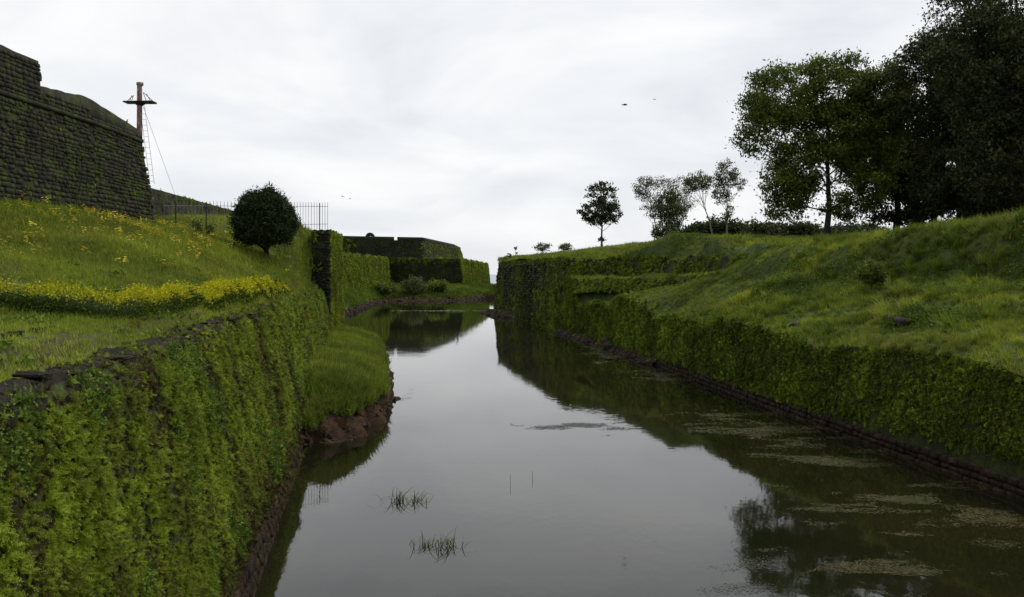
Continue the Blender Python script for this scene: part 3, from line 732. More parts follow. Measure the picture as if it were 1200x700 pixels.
ub_t = [(-62, 292, 18.0), (-50.5, 300, 18.0), (-28.6, 300, 17.6), (-21.3, 345, 16.8), (-21.3, 390, 16.8)]
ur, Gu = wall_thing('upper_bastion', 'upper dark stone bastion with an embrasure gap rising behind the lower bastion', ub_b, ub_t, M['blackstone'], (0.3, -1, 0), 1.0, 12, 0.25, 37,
           [('dark_moss', lambda c: 2.4 * (c[..., 0] < -29), 1.1, T_dmoss, 0.2, None), ('moss_cover', lambda c: 1.0 * ((c[..., 0] > -29) | (c[..., 0] < -50)), 1.1, T_moss, 0.2, None)], cat='bastion')  # bright moss paints the lit right face, dark moss the shaded front
def box_mesh(name, x0, x1, y0, y1, z0, z1, mat, zslope=0.0):
    V = [(x0, y0, z0), (x1, y0, z0), (x1, y1, z0), (x0, y1, z0), (x0, y0, z1), (x1, y0, z1 + zslope), (x1, y1, z1 + zslope), (x0, y1, z1)]
    F = [(0, 3, 2, 1), (4, 5, 6, 7), (0, 1, 5, 4), (1, 2, 6, 5), (2, 3, 7, 6), (3, 0, 4, 7)]
    return mesh_np(name, V, F, mat)
def prism_along(name, pts, w, z0f, z1f, mat):
    """wall top piece following a polyline, thickness w to the back (+y/-x side)"""
    P = np.array(pts, float); d = unit(np.diff(P[:, :2], axis=0)); dd = np.vstack([d[:1], (d[:-1] + d[1:]) / 2, d[-1:]]); nb = np.stack([-dd[:, 1], dd[:, 0]], 1)
    A = P[:, :2]; B = A + nb * w; z0 = P[:, 2] + z0f; z1 = P[:, 2] + z1f; n_ = len(P)
    V = np.stack([np.c_[A, z0], np.c_[B, z0], np.c_[B, z1], np.c_[A, z1]], 1).reshape(-1, 3); F = []
    for i in range(n_ - 1):
        a = 4 * i; b = a + 4
        for k_ in range(4): F.append((a + k_, b + k_, b + (k_ + 1) % 4, a + (k_ + 1) % 4))
    F += [(0, 1, 2, 3), tuple(4 * (n_ - 1) + q for q in (3, 2, 1, 0))]
    return mesh_np(name, V, F, mat)
def pt(i, s): a = np.array(ub_t[i]); b_ = np.array(ub_t[i + 1]); return tuple(a * (1 - s) + b_ * s)
def frac(px, i=1):      # where along segment i a photo column falls
    a = np.array(ub_t[i]); b_ = np.array(ub_t[i + 1]); r = (px - 600) / FPX
    return (r * a[1] - a[0]) / ((b_[0] - a[0]) - r * (b_[1] - a[1]))
for a_, b_ in ((0.0, frac(461.0)), (frac(465.5), 1.0)):
    pts = [pt(1, a_ + (b_ - a_) * q / 6) for q in range(7)]
    if a_ == 0: pts = [pt(0, 0), pt(0, 0.5)] + pts
    if b_ == 1.0: pts = pts + [pt(2, q / 6) for q in range(1, 7)] + [pt(3, 1)]
    pts = [(x_, y_, z_ ) for x_, y_, z_ in pts]
    link('parapet', prism_along('parapet', pts, 2.2, -0.4, 1.05, M['blackstone']), ur)
# small arched turret on the parapet
tur = empty('arched_turret', tuple(np.array(pt(1, frac(432))) + np.array([0, 3.2, 0])), 'small arched stone turret on the parapet of the upper bastion', 'turret')
a0 = np.array(pt(1, frac(432))) + np.array([0, 3.2, 0])
V = []; F = []
nseg = 14
for i in range(nseg + 1):
    a = math.pi * i / nseg
    for rad in (1.55, 0.75):
        for yy in (-0.8, 0.8): V.append((a0[0] + rad * math.cos(a) * (0.95), a0[1] + yy, a0[2] + 0.75 + rad * math.sin(a) * (1.05 if rad > 1 else 0.7)))
for i in range(nseg):
    a = 4 * i; b_ = a + 4; F += [(a, b_, b_ + 1, a + 1), (a + 2, a + 3, b_ + 3, b_ + 2), (a, a + 2, b_ + 2, b_), (a + 1, b_ + 1, b_ + 3, a + 3)]
link('arch', mesh_np('arch', V, F, M['blackstone']), tur)
for s in (-1, 1): link('arch_pier', box_mesh('arch_pier', a0[0] + s * 1.1 - 0.38, a0[0] + s * 1.1 + 0.38, a0[1] - 0.8, a0[1] + 0.8, a0[2] - 0.6, a0[2] + 0.78, M['blackstone']), tur)

# skirts of grass along the far walls and far bank
def far_height(G, amp, seed): G[..., 2] += fbm(G, 0.15, 4, seed) * amp; return G
sh = [(-20, 90, -0.4), (-26.5, 110, -0.3), (-28.0, 150, -0.15), (-30.5, 190, -0.1), (-33.0, 222, -0.1), (-31, 238, -0.15), (-22, 240, -0.15), (-12, 246, -0.15), (-6, 262, -0.15), (3, 286, -0.15)]
md_ = [(-26, 94, 0.9), (-30.0, 112, 1.3), (-31.5, 150, 1.5), (-33.0, 190, 1.6), (-34.2, 224, 1.6), (-33, 246, 1.5), (-22, 250, 1.6), (-12, 258, 1.5), (-5, 272, 1.4), (4, 294, 1.0)]
up_ = [(-36.6, 97, 1.6), (-35.4, 113, 2.6), (-35.4, 150, 2.8), (-35.4, 190, 3.0), (-35.6, 230, 3.2), (-35.6, 273, 3.6), (-22, 273, 3.6), (-13.4, 274, 3.6), (-8, 330, 2.8), (8, 380, 1.5)]
def loft(lines, nu, nvs):
    t = np.linspace(0, 1, nu); R_ = [interp_line(l, t) for l in lines]; out = []
    for i in range(len(R_) - 1):
        for q in range(nvs[i]): s = q / nvs[i]; out.append(R_[i] * (1 - s) + R_[i + 1] * s)
    out.append(R_[-1]); return np.stack(out, 1)
Gf = orient_grid(loft([sh, md_, up_], 220, [8, 10]), (0, 0, 1)); Gf[..., 2] += fbm(Gf, 0.25, 4, 71) * 0.35 * sstep(-0.2, 0.8, Gf[..., 2])
add_grid('far_bank_ground', Gf, M['turf'], kind='structure')
lower = sstep(0.95, 0.2, Gf[..., 2])
# mud along that shore
mudline = [(a + 0.9, b - 0.3, 0.0) for a, b, c_ in sh]
Gm = orient_grid(loft([[(a, b, -0.1) for a, b, _ in mudline], [(a - 0.4, b + 0.7, 0.5) for a, b, _ in mudline], [(a - 1.0, b + 1.8, 0.75) for a, b, _ in mudline]], 260, [4, 4]), (0, 0, 1))
Gm[..., 2] += fbm(Gm, 0.7, 4, 72) * 0.28; add_grid('far_mud_shore', Gm, M['mud'], kind='structure')
P, n_ = sample_grid(Gf, lambda c: 2.6 * (c[..., 2] > 0.6))
o = scatter('shore_grass', P, np.tile([0, 0, 1.], (len(P), 1)) + rng.normal(size=P.shape) * .2, rng.uniform(1.6, 3.2, len(P)), np.clip(.55 + fbm(P, .2, 3, 5) * .6, 0, 1), T_grassR + T_weedb)
tag(o, 'coarse grass and weeds growing along the far shore below the bastions', 'grass')
land = np.array([[(-9, 330, 3.0), (-9, 420, 2.0)], [(160, 330, 3.0), (160, 420, 2.0)]], float); add_grid('headland_ground', orient_grid(land, (0, 0, 1)), M['turf'], kind='structure')

# ---- great fort wall top left
fb = [(-26.6, 10, 9.5), (-24.7, 43, 9.8), (-24.2, 55, 9.7), (-23.65, 62.5, 9.6)]
ft_ = [(-27.4, 10, 15.9), (-25.5, 43, 15.9), (-24.95, 55.5, 15.9), (-24.3, 61.6, 15.6)]
fr, Gfw = wall_thing('fort_wall', 'huge dark mossy fort wall of rough coursed stone rising above the flowery slope', fb, ft_, M['mossstone'], (1, 0, 0), 0.5, 16, 0.05, 51, [])
Gs = orient_grid(np.array([[(-23.65, 62.5, 9.6), (-24.3, 61.6, 15.6)], [(-29, 68, 9.6), (-30, 67, 15.6)]], float), (0, 1, 0)); add_grid('return_face', Gs, M['mossstone'], parent=fr, smooth=False)
for i in range(3):
    f_, Lb, Hb = plane_fn(fb[i + 1] if False else fb[i], fb[i + 1], ft_[i], ft_[i + 1])
    def ff(u, v, f_=f_):
        p, a, up, n = f_(u, v); s = np.sign(n[:, :1]); return p, a, up, n * np.where(s == 0, 1, s)
    block_wall('masonry', ff, Lb, Hb, 0.46, 0.235, M['mossstone'], fr, seed=60 + i, jit=0.035, skip=0.04)
# string course and parapet
def along(line, dz=0, dx=0): return [(x_ + dx, y_, z_ + dz) for x_, y_, z_ in line]
def strip_wall(name, line, w, z0, z1, mat, parent):       # thick strip following a line, sticking back to -X
    P = np.array(line, float); A = P[:, :2]; B = A + np.array([-w, 0]); n_ = len(P)
    V = np.stack([np.c_[A, P[:, 2] + z0], np.c_[B, P[:, 2] + z0], np.c_[B, P[:, 2] + z1], np.c_[A, P[:, 2] + z1]], 1).reshape(-1, 3); F = []
    for i in range(n_ - 1):
        a = 4 * i; b = a + 4
        for k_ in range(4): F.append((a + k_, b + k_, b + (k_ + 1) % 4, a + (k_ + 1) % 4))
    F += [(0, 1, 2, 3), tuple(4 * (n_ - 1) + q for q in (3, 2, 1, 0))]
    return link(name, mesh_np(name, V, F, mat), parent)
strip_wall('string_course', along(resample(ft_, 0.9), 0, 0.14), 0.6, -0.02, 0.20, M['mossstone'], fr)
pl = resample(ft_, 0.45); zt_ = 17.25
def ptop(y): return np.interp(y, [10, 50.2, 50.3, 55.5, 61.6], [18.9, 18.35, 17.05, 17.45, 16.45])
line = []; 
ys_ = np.r_[np.arange(10, 50, 1.0), 50.2, 50.3, np.arange(51, 61.6, 0.5), 61.6]
Xp = np.interp(ys_, [q[1] for q in ft_], [q[0] for q in ft_])
V = []; F = []
for i, (x_, y_) in enumerate(zip(Xp, ys_)):
    zt1 = float(ptop(y_)) + float(fbm(np.array([[0, y_, 0.]]), 1.3, 3, 3)[0]) * 0.07
    zb = float(np.interp(y_, [10, 55.5, 61.6], [16.09, 16.09, 15.79]))
    V += [(x_, y_, zb), (x_ - 1.3, y_, zb), (x_ - 1.4, y_, zt1), (x_ - 0.15, y_, zt1)]
for i in range(len(ys_) - 1):
    a = 4 * i; b = a + 4
    for k_ in range(4): F.append((a + k_, b + k_, b + (k_ + 1) % 4, a + (k_ + 1) % 4))
nn_ = len(ys_) - 1; F += [(0, 1, 2, 3), tuple(4 * nn_ + q for q in (3, 2, 1, 0))]
link('parapet', mesh_np('parapet', V, F, M['mossstone']), fr)
for (y0, y1) in ((30, 50.1), (50.4, 55.4), (55.5, 61.5)):
    xa, xb = np.interp([y0, y1], [q[1] for q in ft_], [q[0] for q in ft_])
    h = min(ptop(y0 + .1), ptop(y1 - 0.1)) - 16.15
    f_, Lb, Hb = plane_fn((xa, y0, 16.12), (xb, y1, 16.12 if y1 < 56 else 15.82), (xa - 0.12, y0, 16.12 + h), (xb - 0.12, y1, 16.12 + h))
    def ff(u, v, f_=f_):
        p, a, up, n = f_(u, v); s = np.sign(n[:, :1]); return p, a, up, n * np.where(s == 0, 1, s)
    block_wall('parapet_masonry', ff, Lb, h - 0.05, 0.46, 0.235, M['mossstone'], fr, seed=int(y0), jit=0.02)
cover('moss_cover', Gfw + np.array([0.07, 0, 0]), lambda c: 4.5 * sstep(-0.1, 0.5, fbm(c * np.array([1, 1, 0.6]), 0.5, 4, 77)) * (c[..., 1] > 28), 0.30, T_dmoss, fr, 0.2, seed=5)
cover('bright_moss', Gfw + np.array([0.07, 0, 0]), lambda c: 2.6 * sstep(0.05, 0.5, fbm(c * np.array([1, 1, 0.5]), 0.7, 4, 79)) * (c[..., 1] > 28), 0.22, T_moss, fr, 0.2, seed=6)

# ---- receding inner wall behind the railing
wall_thing('receding_wall', 'lower mossy wall running back behind the iron railing from the fort wall corner', [(-27.0, 66, 9.8), (-31.0, 110, 10), (-36.5, 165, 10)], [(-27.4, 66, 13.6), (-31.6, 110, 14.1), (-37, 165, 14.2)],
           M['mossstone'], (1, 0, 0), 0.6, 10, 0.12, 53, [('moss_cover', lambda c: 0.15 + 12.0 * (c[..., 2] > 13.55), 0.28, T_moss, 0.1, None), ('dark_moss', fard(2.0), 0.35, T_dmoss, 0.3, None)])

# ---------------------------------------------------------------- right side walls
def right_wall_grid(y0, y1, ztop, nu, nv, zb=-0.5, batter=0.5, amp=0.2, seed=81):
    ys = np.linspace(y0, y1, nu); b = np.stack([XbR(ys), ys, np.full(nu, zb)], 1); tp = np.stack([XbR(ys) + batter, ys, ztop(ys)], 1)
    v = np.linspace(0, 1, nv)[None, :, None]; G = b[:, None] * (1 - v) + tp[:, None] * v
    G = orient_grid(G, (-1, 0, 0)); n = grid_normals(G); fade = sstep(0.75, 1.5, G[..., 2])
    return G + n * ((fbm(G * np.array([1, 1, 0.6]), 0.8, 4, seed) * amp + amp * 0.7) * fade)[..., None]
rl = empty('right_moat_wall', (XbR(60), 60, 0), 'low moat wall on the right bank hung with dark green creepers above a reddish stone foot', 'wall')
zr = lambda y: np.max([HR(XbR(y + q) + 0.5, y + q) for q in (-0.9, -0.6, -0.3, 0, 0.3, 0.6, 0.9)], axis=0) + 0.03
Gr = right_wall_grid(-10, 111, zr, 420, 26)
add_grid('wall_face', Gr, M['wallgreen'], parent=rl)
def dr(c): return 58 * np.clip(32 / np.maximum(c[..., 1], 12), 0.22, 1.0) * sstep(0.35, 0.8, c[..., 2] + 0.5 * fbm(c, 0.5, 3, 88) - 0.18 * sstep(50, 25, c[..., 1])) * (c[..., 1] > 8)
P, nn = sample_grid(Gr, dr)
tint = np.clip(0.42 + fbm(P, 0.35, 4, 43) * 0.7 + rng.normal(size=len(P)) * 0.27, 0, 1)
farf = np.clip(P[:, 1] / 36, 0.95, 2.2)
scatter('creeper_cover', P, nn + np.array([0, 0, 0.35]) + rng.normal(size=P.shape) * .3, 0.85 * farf * (0.8 + 0.5 * rng.random(len(P))) * (1 + 0.5 * fbm(P, 0.8, 3, 46)), tint, T_ivy, rl)
for (ya, yb, ind, hh, sd_) in ((20, 44, True, 0.80, 4), (44, 74, False, 0.75, 5), (74, 111, False, 0.75, 6)):
    f_, Lb, Hb = plane_fn((XbR(yb) - 0.03, yb, -0.12), (XbR(ya) - 0.03, ya, -0.12), (XbR(yb) + 0.47, yb, 3.3), (XbR(ya) + 0.47, ya, 3.3))
    def ff(u, v, f_=f_):
        p, a, up, n = f_(u, v); s = -np.sign(n[:, :1]); return p, a, up, n * s
    block_wall('stone_block' if ind else 'stone_foot', ff, Lb, hh, 0.44, 0.23, M['laterite'], rl, seed=sd_, individual=ind, jit=0.04)
# soil scree at the foot further along
Gsc = loft([[(XbR(y) - 0.8 - 0.25 * math.sin(y * 0.7) - 0.3 * math.sin(y * 1.9), y, -0.12) for y in np.arange(72, 113, 1.0)], [(XbR(y) - 0.3, y, 0.22) for y in np.arange(72, 113, 1.0)], [(XbR(y) + 0.3, y, 0.6) for y in np.arange(72, 113, 1.0)]], 160, [5, 4])
Gsc = orient_grid(Gsc, (0, 0, 1)); Gsc[..., 2] += fbm(Gsc, 1.2, 4, 90) * 0.35; add_grid('right_foot_soil', Gsc, M['soil'], kind='structure')

# high corner wall beyond
rc, Grc = wall_thing('corner_wall', 'tall vertical dark wall forming the far corner of the right bank', [(6.0, 111, -0.5), (2.9, 132, -0.5), (-3.2, 172, -0.5), (-1.9, 179, -0.5), (-1.5, 280, 1)],
           [(6.7, 111, 8.8), (3.75, 132, 8.95), (-2.3, 172, 9.05), (-1.4, 179, 9.0), (-1.0, 280, 9)], M['mossstone'], (-1, -0.2, 0), 0.6, 26, 0.25, 91,
    [('moss_cover', lambda c: 7 * sstep(-0.05, 0.4, fbm(c * np.array([1, 1, 0.4]), 0.16, 4, 92) + 0.55 * sstep(136, 116, c[..., 1]) + 0.5 * (c[..., 2] > 7.8) + 0.5 * (c[..., 1] > 162) + 0.30), 0.85, T_moss, 0.1, None),
     ('dark_moss', fard(7.0), 0.8, T_dmoss, 0.1, None)])
f_, Lb, Hb = plane_fn((-3.26, 172, 0.3), (5.94, 111, 0.3), (-2.76, 172, 9.0), (6.54, 111, 8.6))
def ffc(u, v, f_=f_):
    p, a, up, n = f_(u, v); s = -np.sign(n[:, :1]); return p, a, up, n * s
block_wall('masonry', ffc, Lb, Hb * 0.98, 0.7, 0.36, M['mossstone'], rc, seed=17, jit=0.01, skip=0.6)
# retaining ledges in the terraces
def ledge(name, label, L2, z0, z1, seed):
    pts = resample([(x_, y_, 0) for x_, y_ in L2], 0.5)
    tg = unit(np.gradient(pts, axis=0)); nx = -tg[:, 1]; ny = tg[:, 0]
    b = [(x_ - 0.1 * a, y_ - 0.1 * c_, z0(x_)) for (x_, y_, _), a, c_ in zip(pts, nx, ny)]
    zt_ = HR(pts[:, 0] + nx * 1.1, pts[:, 1] + ny * 1.1)
    zt_ = np.minimum(zt_, np.array([z1(q) for q in pts[:, 0]]) + 0.25)
    tpp = [(x_ + 0.62 * a, y_ + 0.62 * c_, z_ + 0.05) for (x_, y_, _), a, c_, z_ in zip(pts, nx, ny, zt_)]
    root = empty(name, b[len(b) // 2], label, 'wall'); v = np.linspace(0, 1, 9)[None, :, None]
    G = np.array(b)[:, None] * (1 - v) + np.array(tpp)[:, None] * v; G = orient_grid(G, (0, -1, 0)); n = grid_normals(G)
    G = G + n * (fbm(G, 0.7, 4, seed) * 0.25)[..., None]; add_grid('wall_face', G, M['mossstone'], parent=root, smooth=False)
    cover('creeper_cover', G, lambda c: 10 * (0.45 + sstep(-0.1, 0.4, fbm(c, 0.4, 3, seed + 3))), 1.9, T_ivy, root, 0.2, seed=seed)
ledge('upper_terrace_wall', 'upper overgrown terrace wall in shadow crossing the right bank', UL, lambda x: 6.0 + 0.08 * (x - 6), lambda x: np.interp(x, [6, 11, 17, 20, 22], [8.8, 8.65, 8.45, 8.35, 8.1]), 94)
ledge('lower_terrace_wall', 'lower overgrown terrace step just above the low creeper wall on the right bank', ML, lambda x: 4.9 + 0.08 * (x - 7), lambda x: np.interp(x, [7, 12, 17, 19.5], [6.25, 6.5, 6.75, 7.0]), 96)

# mud spit at the far corner
th = np.linspace(0, 2 * math.pi, 60); spit = []
for rr in (1.0, 0.75, 0.45, 0.15):
    spit.append(np.stack([-0.6 + rr * 3.6 * np.cos(th) * (1 + 0.2 * np.sin(3 * th)), 158 + rr * 15 * np.sin(th), np.full(60, -0.15 + (1 - rr) * 1.1)], 1))
Gsp = orient_grid(np.stack(spit, 1), (0, 0, 1)); Gsp[..., 0] += (Gsp[..., 1] - 160) * -0.15; Gsp[..., 2] += fbm(Gsp, 0.5, 4, 99) * 0.15
add_grid('mud_spit', Gsp, M['mud'], kind='structure')

# ---- grassy earth mound against the left wall
edge = [(XbL(35) + 0.1, 35, -0.25), at(357, 523, 38.1), at(385, 521, 38.5), at(420, 512, 40.3), at(450, 495, 44.2), at(462, 478, 49), at(459, 455, 57.5), at(456, 432, 69), at(450, 412, 84), at(435, 402, 95), at(405, 398, 100)]
edge = [(x_, y_, -0.25) for x_, y_, z_ in edge]
lip = []; crest = []; inner = []
for i, (x_, y_, z_) in enumerate(edge):
    xw = XbL(y_) if y_ < 88 else -16.3; f = [0.0, 0.25, 0.6, 0.85, 0.95, 0.9, 0.8, 0.8, 0.7, 0.6, 0.4][i]; g = [0.3, 1.0, 1.25, 1.35, 1.35, 1.25, 1.1, 1.1, 1.0, 0.9, 0.6][i]
    lip.append((x_ - f * 0.9 - 0.1, y_ + [1, 1.6, 1.6, 1.2, 0.6, 0.1, 0, 0, -0.5, -1, -2][i], g)); crest.append((x_ * 0.5 + xw * 0.5 - 0.2, y_ + [2, 3, 3, 3, 2, 1, 0, 0, -1, -2, -4][i], g + [0.3, 0.5, 0.6, 0.6, 0.6, 0.6, 0.6, 0.5, 0.4, 0.3, 0.2][i])); inner.append((xw - 0.5, y_ + [3, 4, 5, 4, 3, 2, 0, 0, -1, -3, -6][i], g + 0.9 if 0 < i < 9 else g + .4))
Gmd = orient_grid(loft([edge, lip, crest, inner], 180, [12, 8, 8]), (0, 0, 1)); nmd = grid_normals(Gmd)
soilf = sstep(1.4, 0.6, Gmd[..., 2])
Gmd = Gmd + nmd * ((fbm(Gmd * np.array([1.0, 1.0, 1.4]), 1.1, 5, 101)) * (0.10 + 0.75 * soilf))[..., None]
add_grid('mound_ground', Gmd, M['soil'], kind='structure', smooth=False)
P, n_ = sample_grid(Gmd, lambda c: 42 * sstep(0.75, 1.1, c[..., 2] + 0.45 * fbm(c, 0.9, 3, 103)) * (c[..., 1] < 98))
k_ = rng.random(len(P)) < 0.8
o = scatter('mound_grass', P[k_], np.array([0, 0, 1.]) + rng.normal(size=(k_.sum(), 3)) * .25 + n_[k_] * 0.3, rng.uniform(0.9, 1.9, k_.sum()), np.clip(.5 + fbm(P[k_], .5, 3, 6) * .7 + rng.normal(size=k_.sum()) * .12, 0, 1), T_grassR)
tag(o, 'lush long green grass covering the earth mound at the foot of the left wall', 'grass')
o = scatter('mound_weeds', P[~k_], np.array([0, 0, 1.]) + rng.normal(size=((~k_).sum(), 3)) * .25, rng.uniform(0.8, 1.5, (~k_).sum()), np.clip(.6 + fbm(P[~k_], .5, 3, 8) * .7, 0, 1), T_weed)
tag(o, 'leafy green weeds among the grass of the earth mound beside the left wall', 'weeds')
# ---------------------------------------------------------------- grass on the banks
def near_left(c): return (c[..., 1] > 4) & (c[..., 1] < 84) & (c[..., 0] > -40)
def dl(c):
    Y = c[..., 1]; d = XtL(Y) - c[..., 0]
    vis = (c[..., 0] / np.maximum(Y, 1) > -0.75) & (Y > 5) & (Y < 88) & (c[..., 0] > -29) & (d > 0.25)
    trail = 0.8 + 0.2 * sstep(0.6, 1.5, d + 0.3 * fbm(c, 0.5, 3, 55))
    return np.where(vis, 60 * np.clip(20 / np.maximum(Y, 8), 0.28, 1.0) * trail * (0.35 + 0.65 * sstep(-0.5, 0.1, fbm(c, 0.5, 3, 56))), 0)
P, n_ = sample_grid(GL, dl, up=True)
up3 = np.array([0, 0, 1.])
slope_h = np.clip((P[:, 2] - 6.2) / 1.5, 0, 1)
sc_ = (0.85 + 0.35 * slope_h) * np.clip(P[:, 1] / 26, 0.9, 2.0) * rng.uniform(0.7, 1.3, len(P))
o = scatter('left_grass', P, up3 + rng.normal(size=P.shape) * .22, sc_, np.clip(.52 + fbm(P, .22, 4, 6) * .7 + rng.normal(size=len(P)) * .15 - 0.05 * slope_h, 0, 1), T_grassL)
tag(o, 'bright green grass of the left lawn and flowery slope below the fort wall', 'grass')
P, n_ = sample_grid(GL, lambda c: np.where((c[..., 2] > 6.5) & (c[..., 0] > -28) & (c[..., 1] > 22) & (c[..., 1] < 82), 5.0 * sstep(-0.1, 0.5, fbm(c, 0.45, 3, 57)) + 0.6, 0) + np.where((XtL(c[..., 1]) - c[..., 0] < 3.5) & (c[..., 1] > 8) & (c[..., 1] < 70), 2.5 * sstep(0, .4, fbm(c, .6, 3, 59)), 0), up=True)
o = scatter('left_weeds', P, up3 + rng.normal(size=P.shape) * .25, rng.uniform(0.6, 1.3, len(P)), np.clip(.6 + fbm(P, .5, 3, 8) * .7, 0, 1), T_weed)
tag(o, 'leafy weeds scattered through the grass of the left slope', 'weeds')
def dfl(c):
    Y = c[..., 1]; X = c[..., 0]
    band = sstep(7.0, 9.2, c[..., 2]) * sstep(11.2, 10.5, c[..., 2])
    return np.where((X > -27) & (Y > 26) & (Y < 76) & (c[..., 2] > 6.6), 0.25 + 5.0 * band * sstep(0.0, 0.6, fbm(c, 0.35, 3, 58)) + 0.5 * band, 0)
P, n_ = sample_grid(GL, dfl, up=True)
o = scatter('wildflowers', P, up3 + rng.normal(size=P.shape) * .2, rng.uniform(1.2, 2.3, len(P)), rng.random(len(P)), T_flower)
tag(o, 'small yellow wildflowers dotted across the grassy slope below the fort wall', 'wildflowers')

def vr(c):
    Y = c[..., 1]; q = c[..., 0] / np.maximum(Y, 1); return (q < 0.66) & (Y > 18) & (Y < 185)
def drg(c):
    Y = c[..., 1]
    return np.where(vr(c), 26 * np.clip(36 / np.maximum(Y, 20), 0.10, 1.0) ** 1.5 * np.where((c[..., 0] < 22.5) & (Y > 66) & (Y < 118), 3.0, 1.15) * (0.45 + 0.55 * sstep(-0.5, 0.1, fbm(c, 0.4, 3, 61))), 0)
P, n_ = sample_grid(GR, drg, up=True); k_ = (n_[:, 2] > 0.42) | (P[:, 1] < 70) | (P[:, 0] > 24); P = P[k_]; n_ = n_[k_]
sc_ = np.clip(P[:, 1] / 55, 0.75, 2.2) * rng.uniform(0.6, 1.25, len(P)) * (1 + 0.75 * fbm(P, 0.5, 4, 62))
cut = np.where(P[:, 1] > 100, 0.55, np.where((P[:, 0] < 22.5) & (P[:, 1] > 66), 0.38, 0.9))
dark = 0.35 * sstep(96, 108, P[:, 1]) * 0
tint = np.clip(.46 + fbm(P, .13, 4, 6) * .6 + fbm(P, .7, 3, 16) * .5 + rng.normal(size=len(P)) * .22, 0, 1)
o = scatter('right_grass', P, up3 + n_ * 0.3 + rng.normal(size=P.shape) * .25, sc_ * cut, tint, T_grassR)
tag(o, 'rough tufted grass covering the terraces and mounds of the right bank', 'grass')
P, n_ = sample_grid(GR, lambda c: np.where(vr(c) & (c[..., 1] < 100) & ((c[..., 0] > 22) | (c[..., 1] < 66)), 0.35 + 2.4 * sstep(-0.05, 0.35, fbm(c, 0.35, 3, 164)), 0), up=True)
k_ = np.min([np.hypot(P[:, 0] - q[0], P[:, 1] - q[1]) for q in [hit(px_, py_ + e_) for px_, py_ in ((1053, 378), (932, 381), (1021, 340)) for e_ in (0, 7, 14)]], axis=0) > 1.3; P = P[k_]; n_ = n_[k_]
o = scatter('tussock_grass', P, up3 + n_ * 0.4 + rng.normal(size=P.shape) * .2, rng.uniform(0.5, 1.25, len(P)), np.clip(.4 + fbm(P, .3, 3, 18) * .7 + rng.normal(size=len(P)) * .2, 0, 1), T_tuss)
tag(o, 'taller arching grass tussocks on the bank at the right', 'grass')
P, n_ = sample_grid(GR, lambda c: np.where((c[..., 0] - XbR(c[..., 1]) < 1.6) & (c[..., 1] > 18) & (c[..., 1] < 108), 3.2 * sstep(-0.25, 0.3, fbm(c, 0.6, 3, 167)) * np.clip(40 / c[..., 1], .4, 1), 0), up=True)
o = scatter('edge_tussocks', P - np.array([0.25, 0, 0]), up3 + np.array([-0.7, -0.2, 0]) + rng.normal(size=P.shape) * .3, rng.uniform(0.35, 0.8, len(P)), np.clip(rng.random(len(P)), 0, 1), T_tuss + T_tussd[:1])
tag(o, 'ragged tussocks spilling over the top edge of the right moat wall', 'grass')
bankf = lambda c: sstep(4.5, 1.0, np.abs(sdist(c[..., 0], c[..., 1], np.array([q[:2] for q in FOOT])) - 0.8))
P, n_ = sample_grid(GR, lambda c: np.where(vr(c) & (c[..., 1] < 80), 2.6 * bankf(c) * sstep(-0.1, 0.3, fbm(c, 0.3, 3, 165)) * sstep(24, 30, c[..., 0]), 0), up=True)
o = scatter('dry_tussocks', P, up3 + rng.normal(size=P.shape) * .5, rng.uniform(0.5, 1.1, len(P)), rng.random(len(P)), T_tussd)
tag(o, 'withered brown tussocks along the foot of the steep bank at the right', 'dry grass')
P, n_ = sample_grid(GL, lambda c: np.where((c[..., 1] > 7) & (c[..., 1] < 76) & (XtL(c[..., 1]) - c[..., 0] < 2.6), 12 * np.clip(22 / np.maximum(c[..., 1], 8), .3, 1.2) * sstep(-0.2, 0.3, fbm(c, 0.8, 3, 166)), 0), up=True)
o = scatter('left_dry_grass', P, up3 + rng.normal(size=P.shape) * .5, rng.uniform(0.25, 0.55, len(P)), rng.random(len(P)), T_dry)
tag(o, 'short straw coloured grass on the worn ground just behind the left wall edge', 'dry grass')
P, n_ = sample_grid(GR, lambda c: np.where(vr(c) & (c[..., 1] < 125), 5.5 * sstep(0.0, 0.3, fbm(c, 0.22, 4, 64)) * np.clip(45 / np.maximum(c[..., 1], 20), .2, 1.3), 0), up=True)
o = scatter('right_weeds', P, up3 + n_ * 0.5 + rng.normal(size=P.shape) * .25, rng.uniform(0.8, 1.9, len(P)) * np.where((P[:, 0] < 22.5) & (P[:, 1] > 66), 0.45, 0.95), np.clip(.45 + fbm(P, .4, 3, 8) * .8, 0, 1), T_weedb)
tag(o, 'patches of low dark leafy weeds on the right bank', 'weeds')
P, n_ = sample_grid(GR, lambda c: np.where(vr(c) & (c[..., 1] < 130), 1.6 * sstep(0.1, 0.5, fbm(c, 0.2, 4, 67)), 0), up=True)
o = scatter('dry_grass', P, up3 + rng.normal(size=P.shape) * .3, rng.uniform(0.7, 1.3, len(P)), rng.random(len(P)), T_dry)
tag(o, 'dry straw coloured stalks scattered over the right bank', 'dry grass')

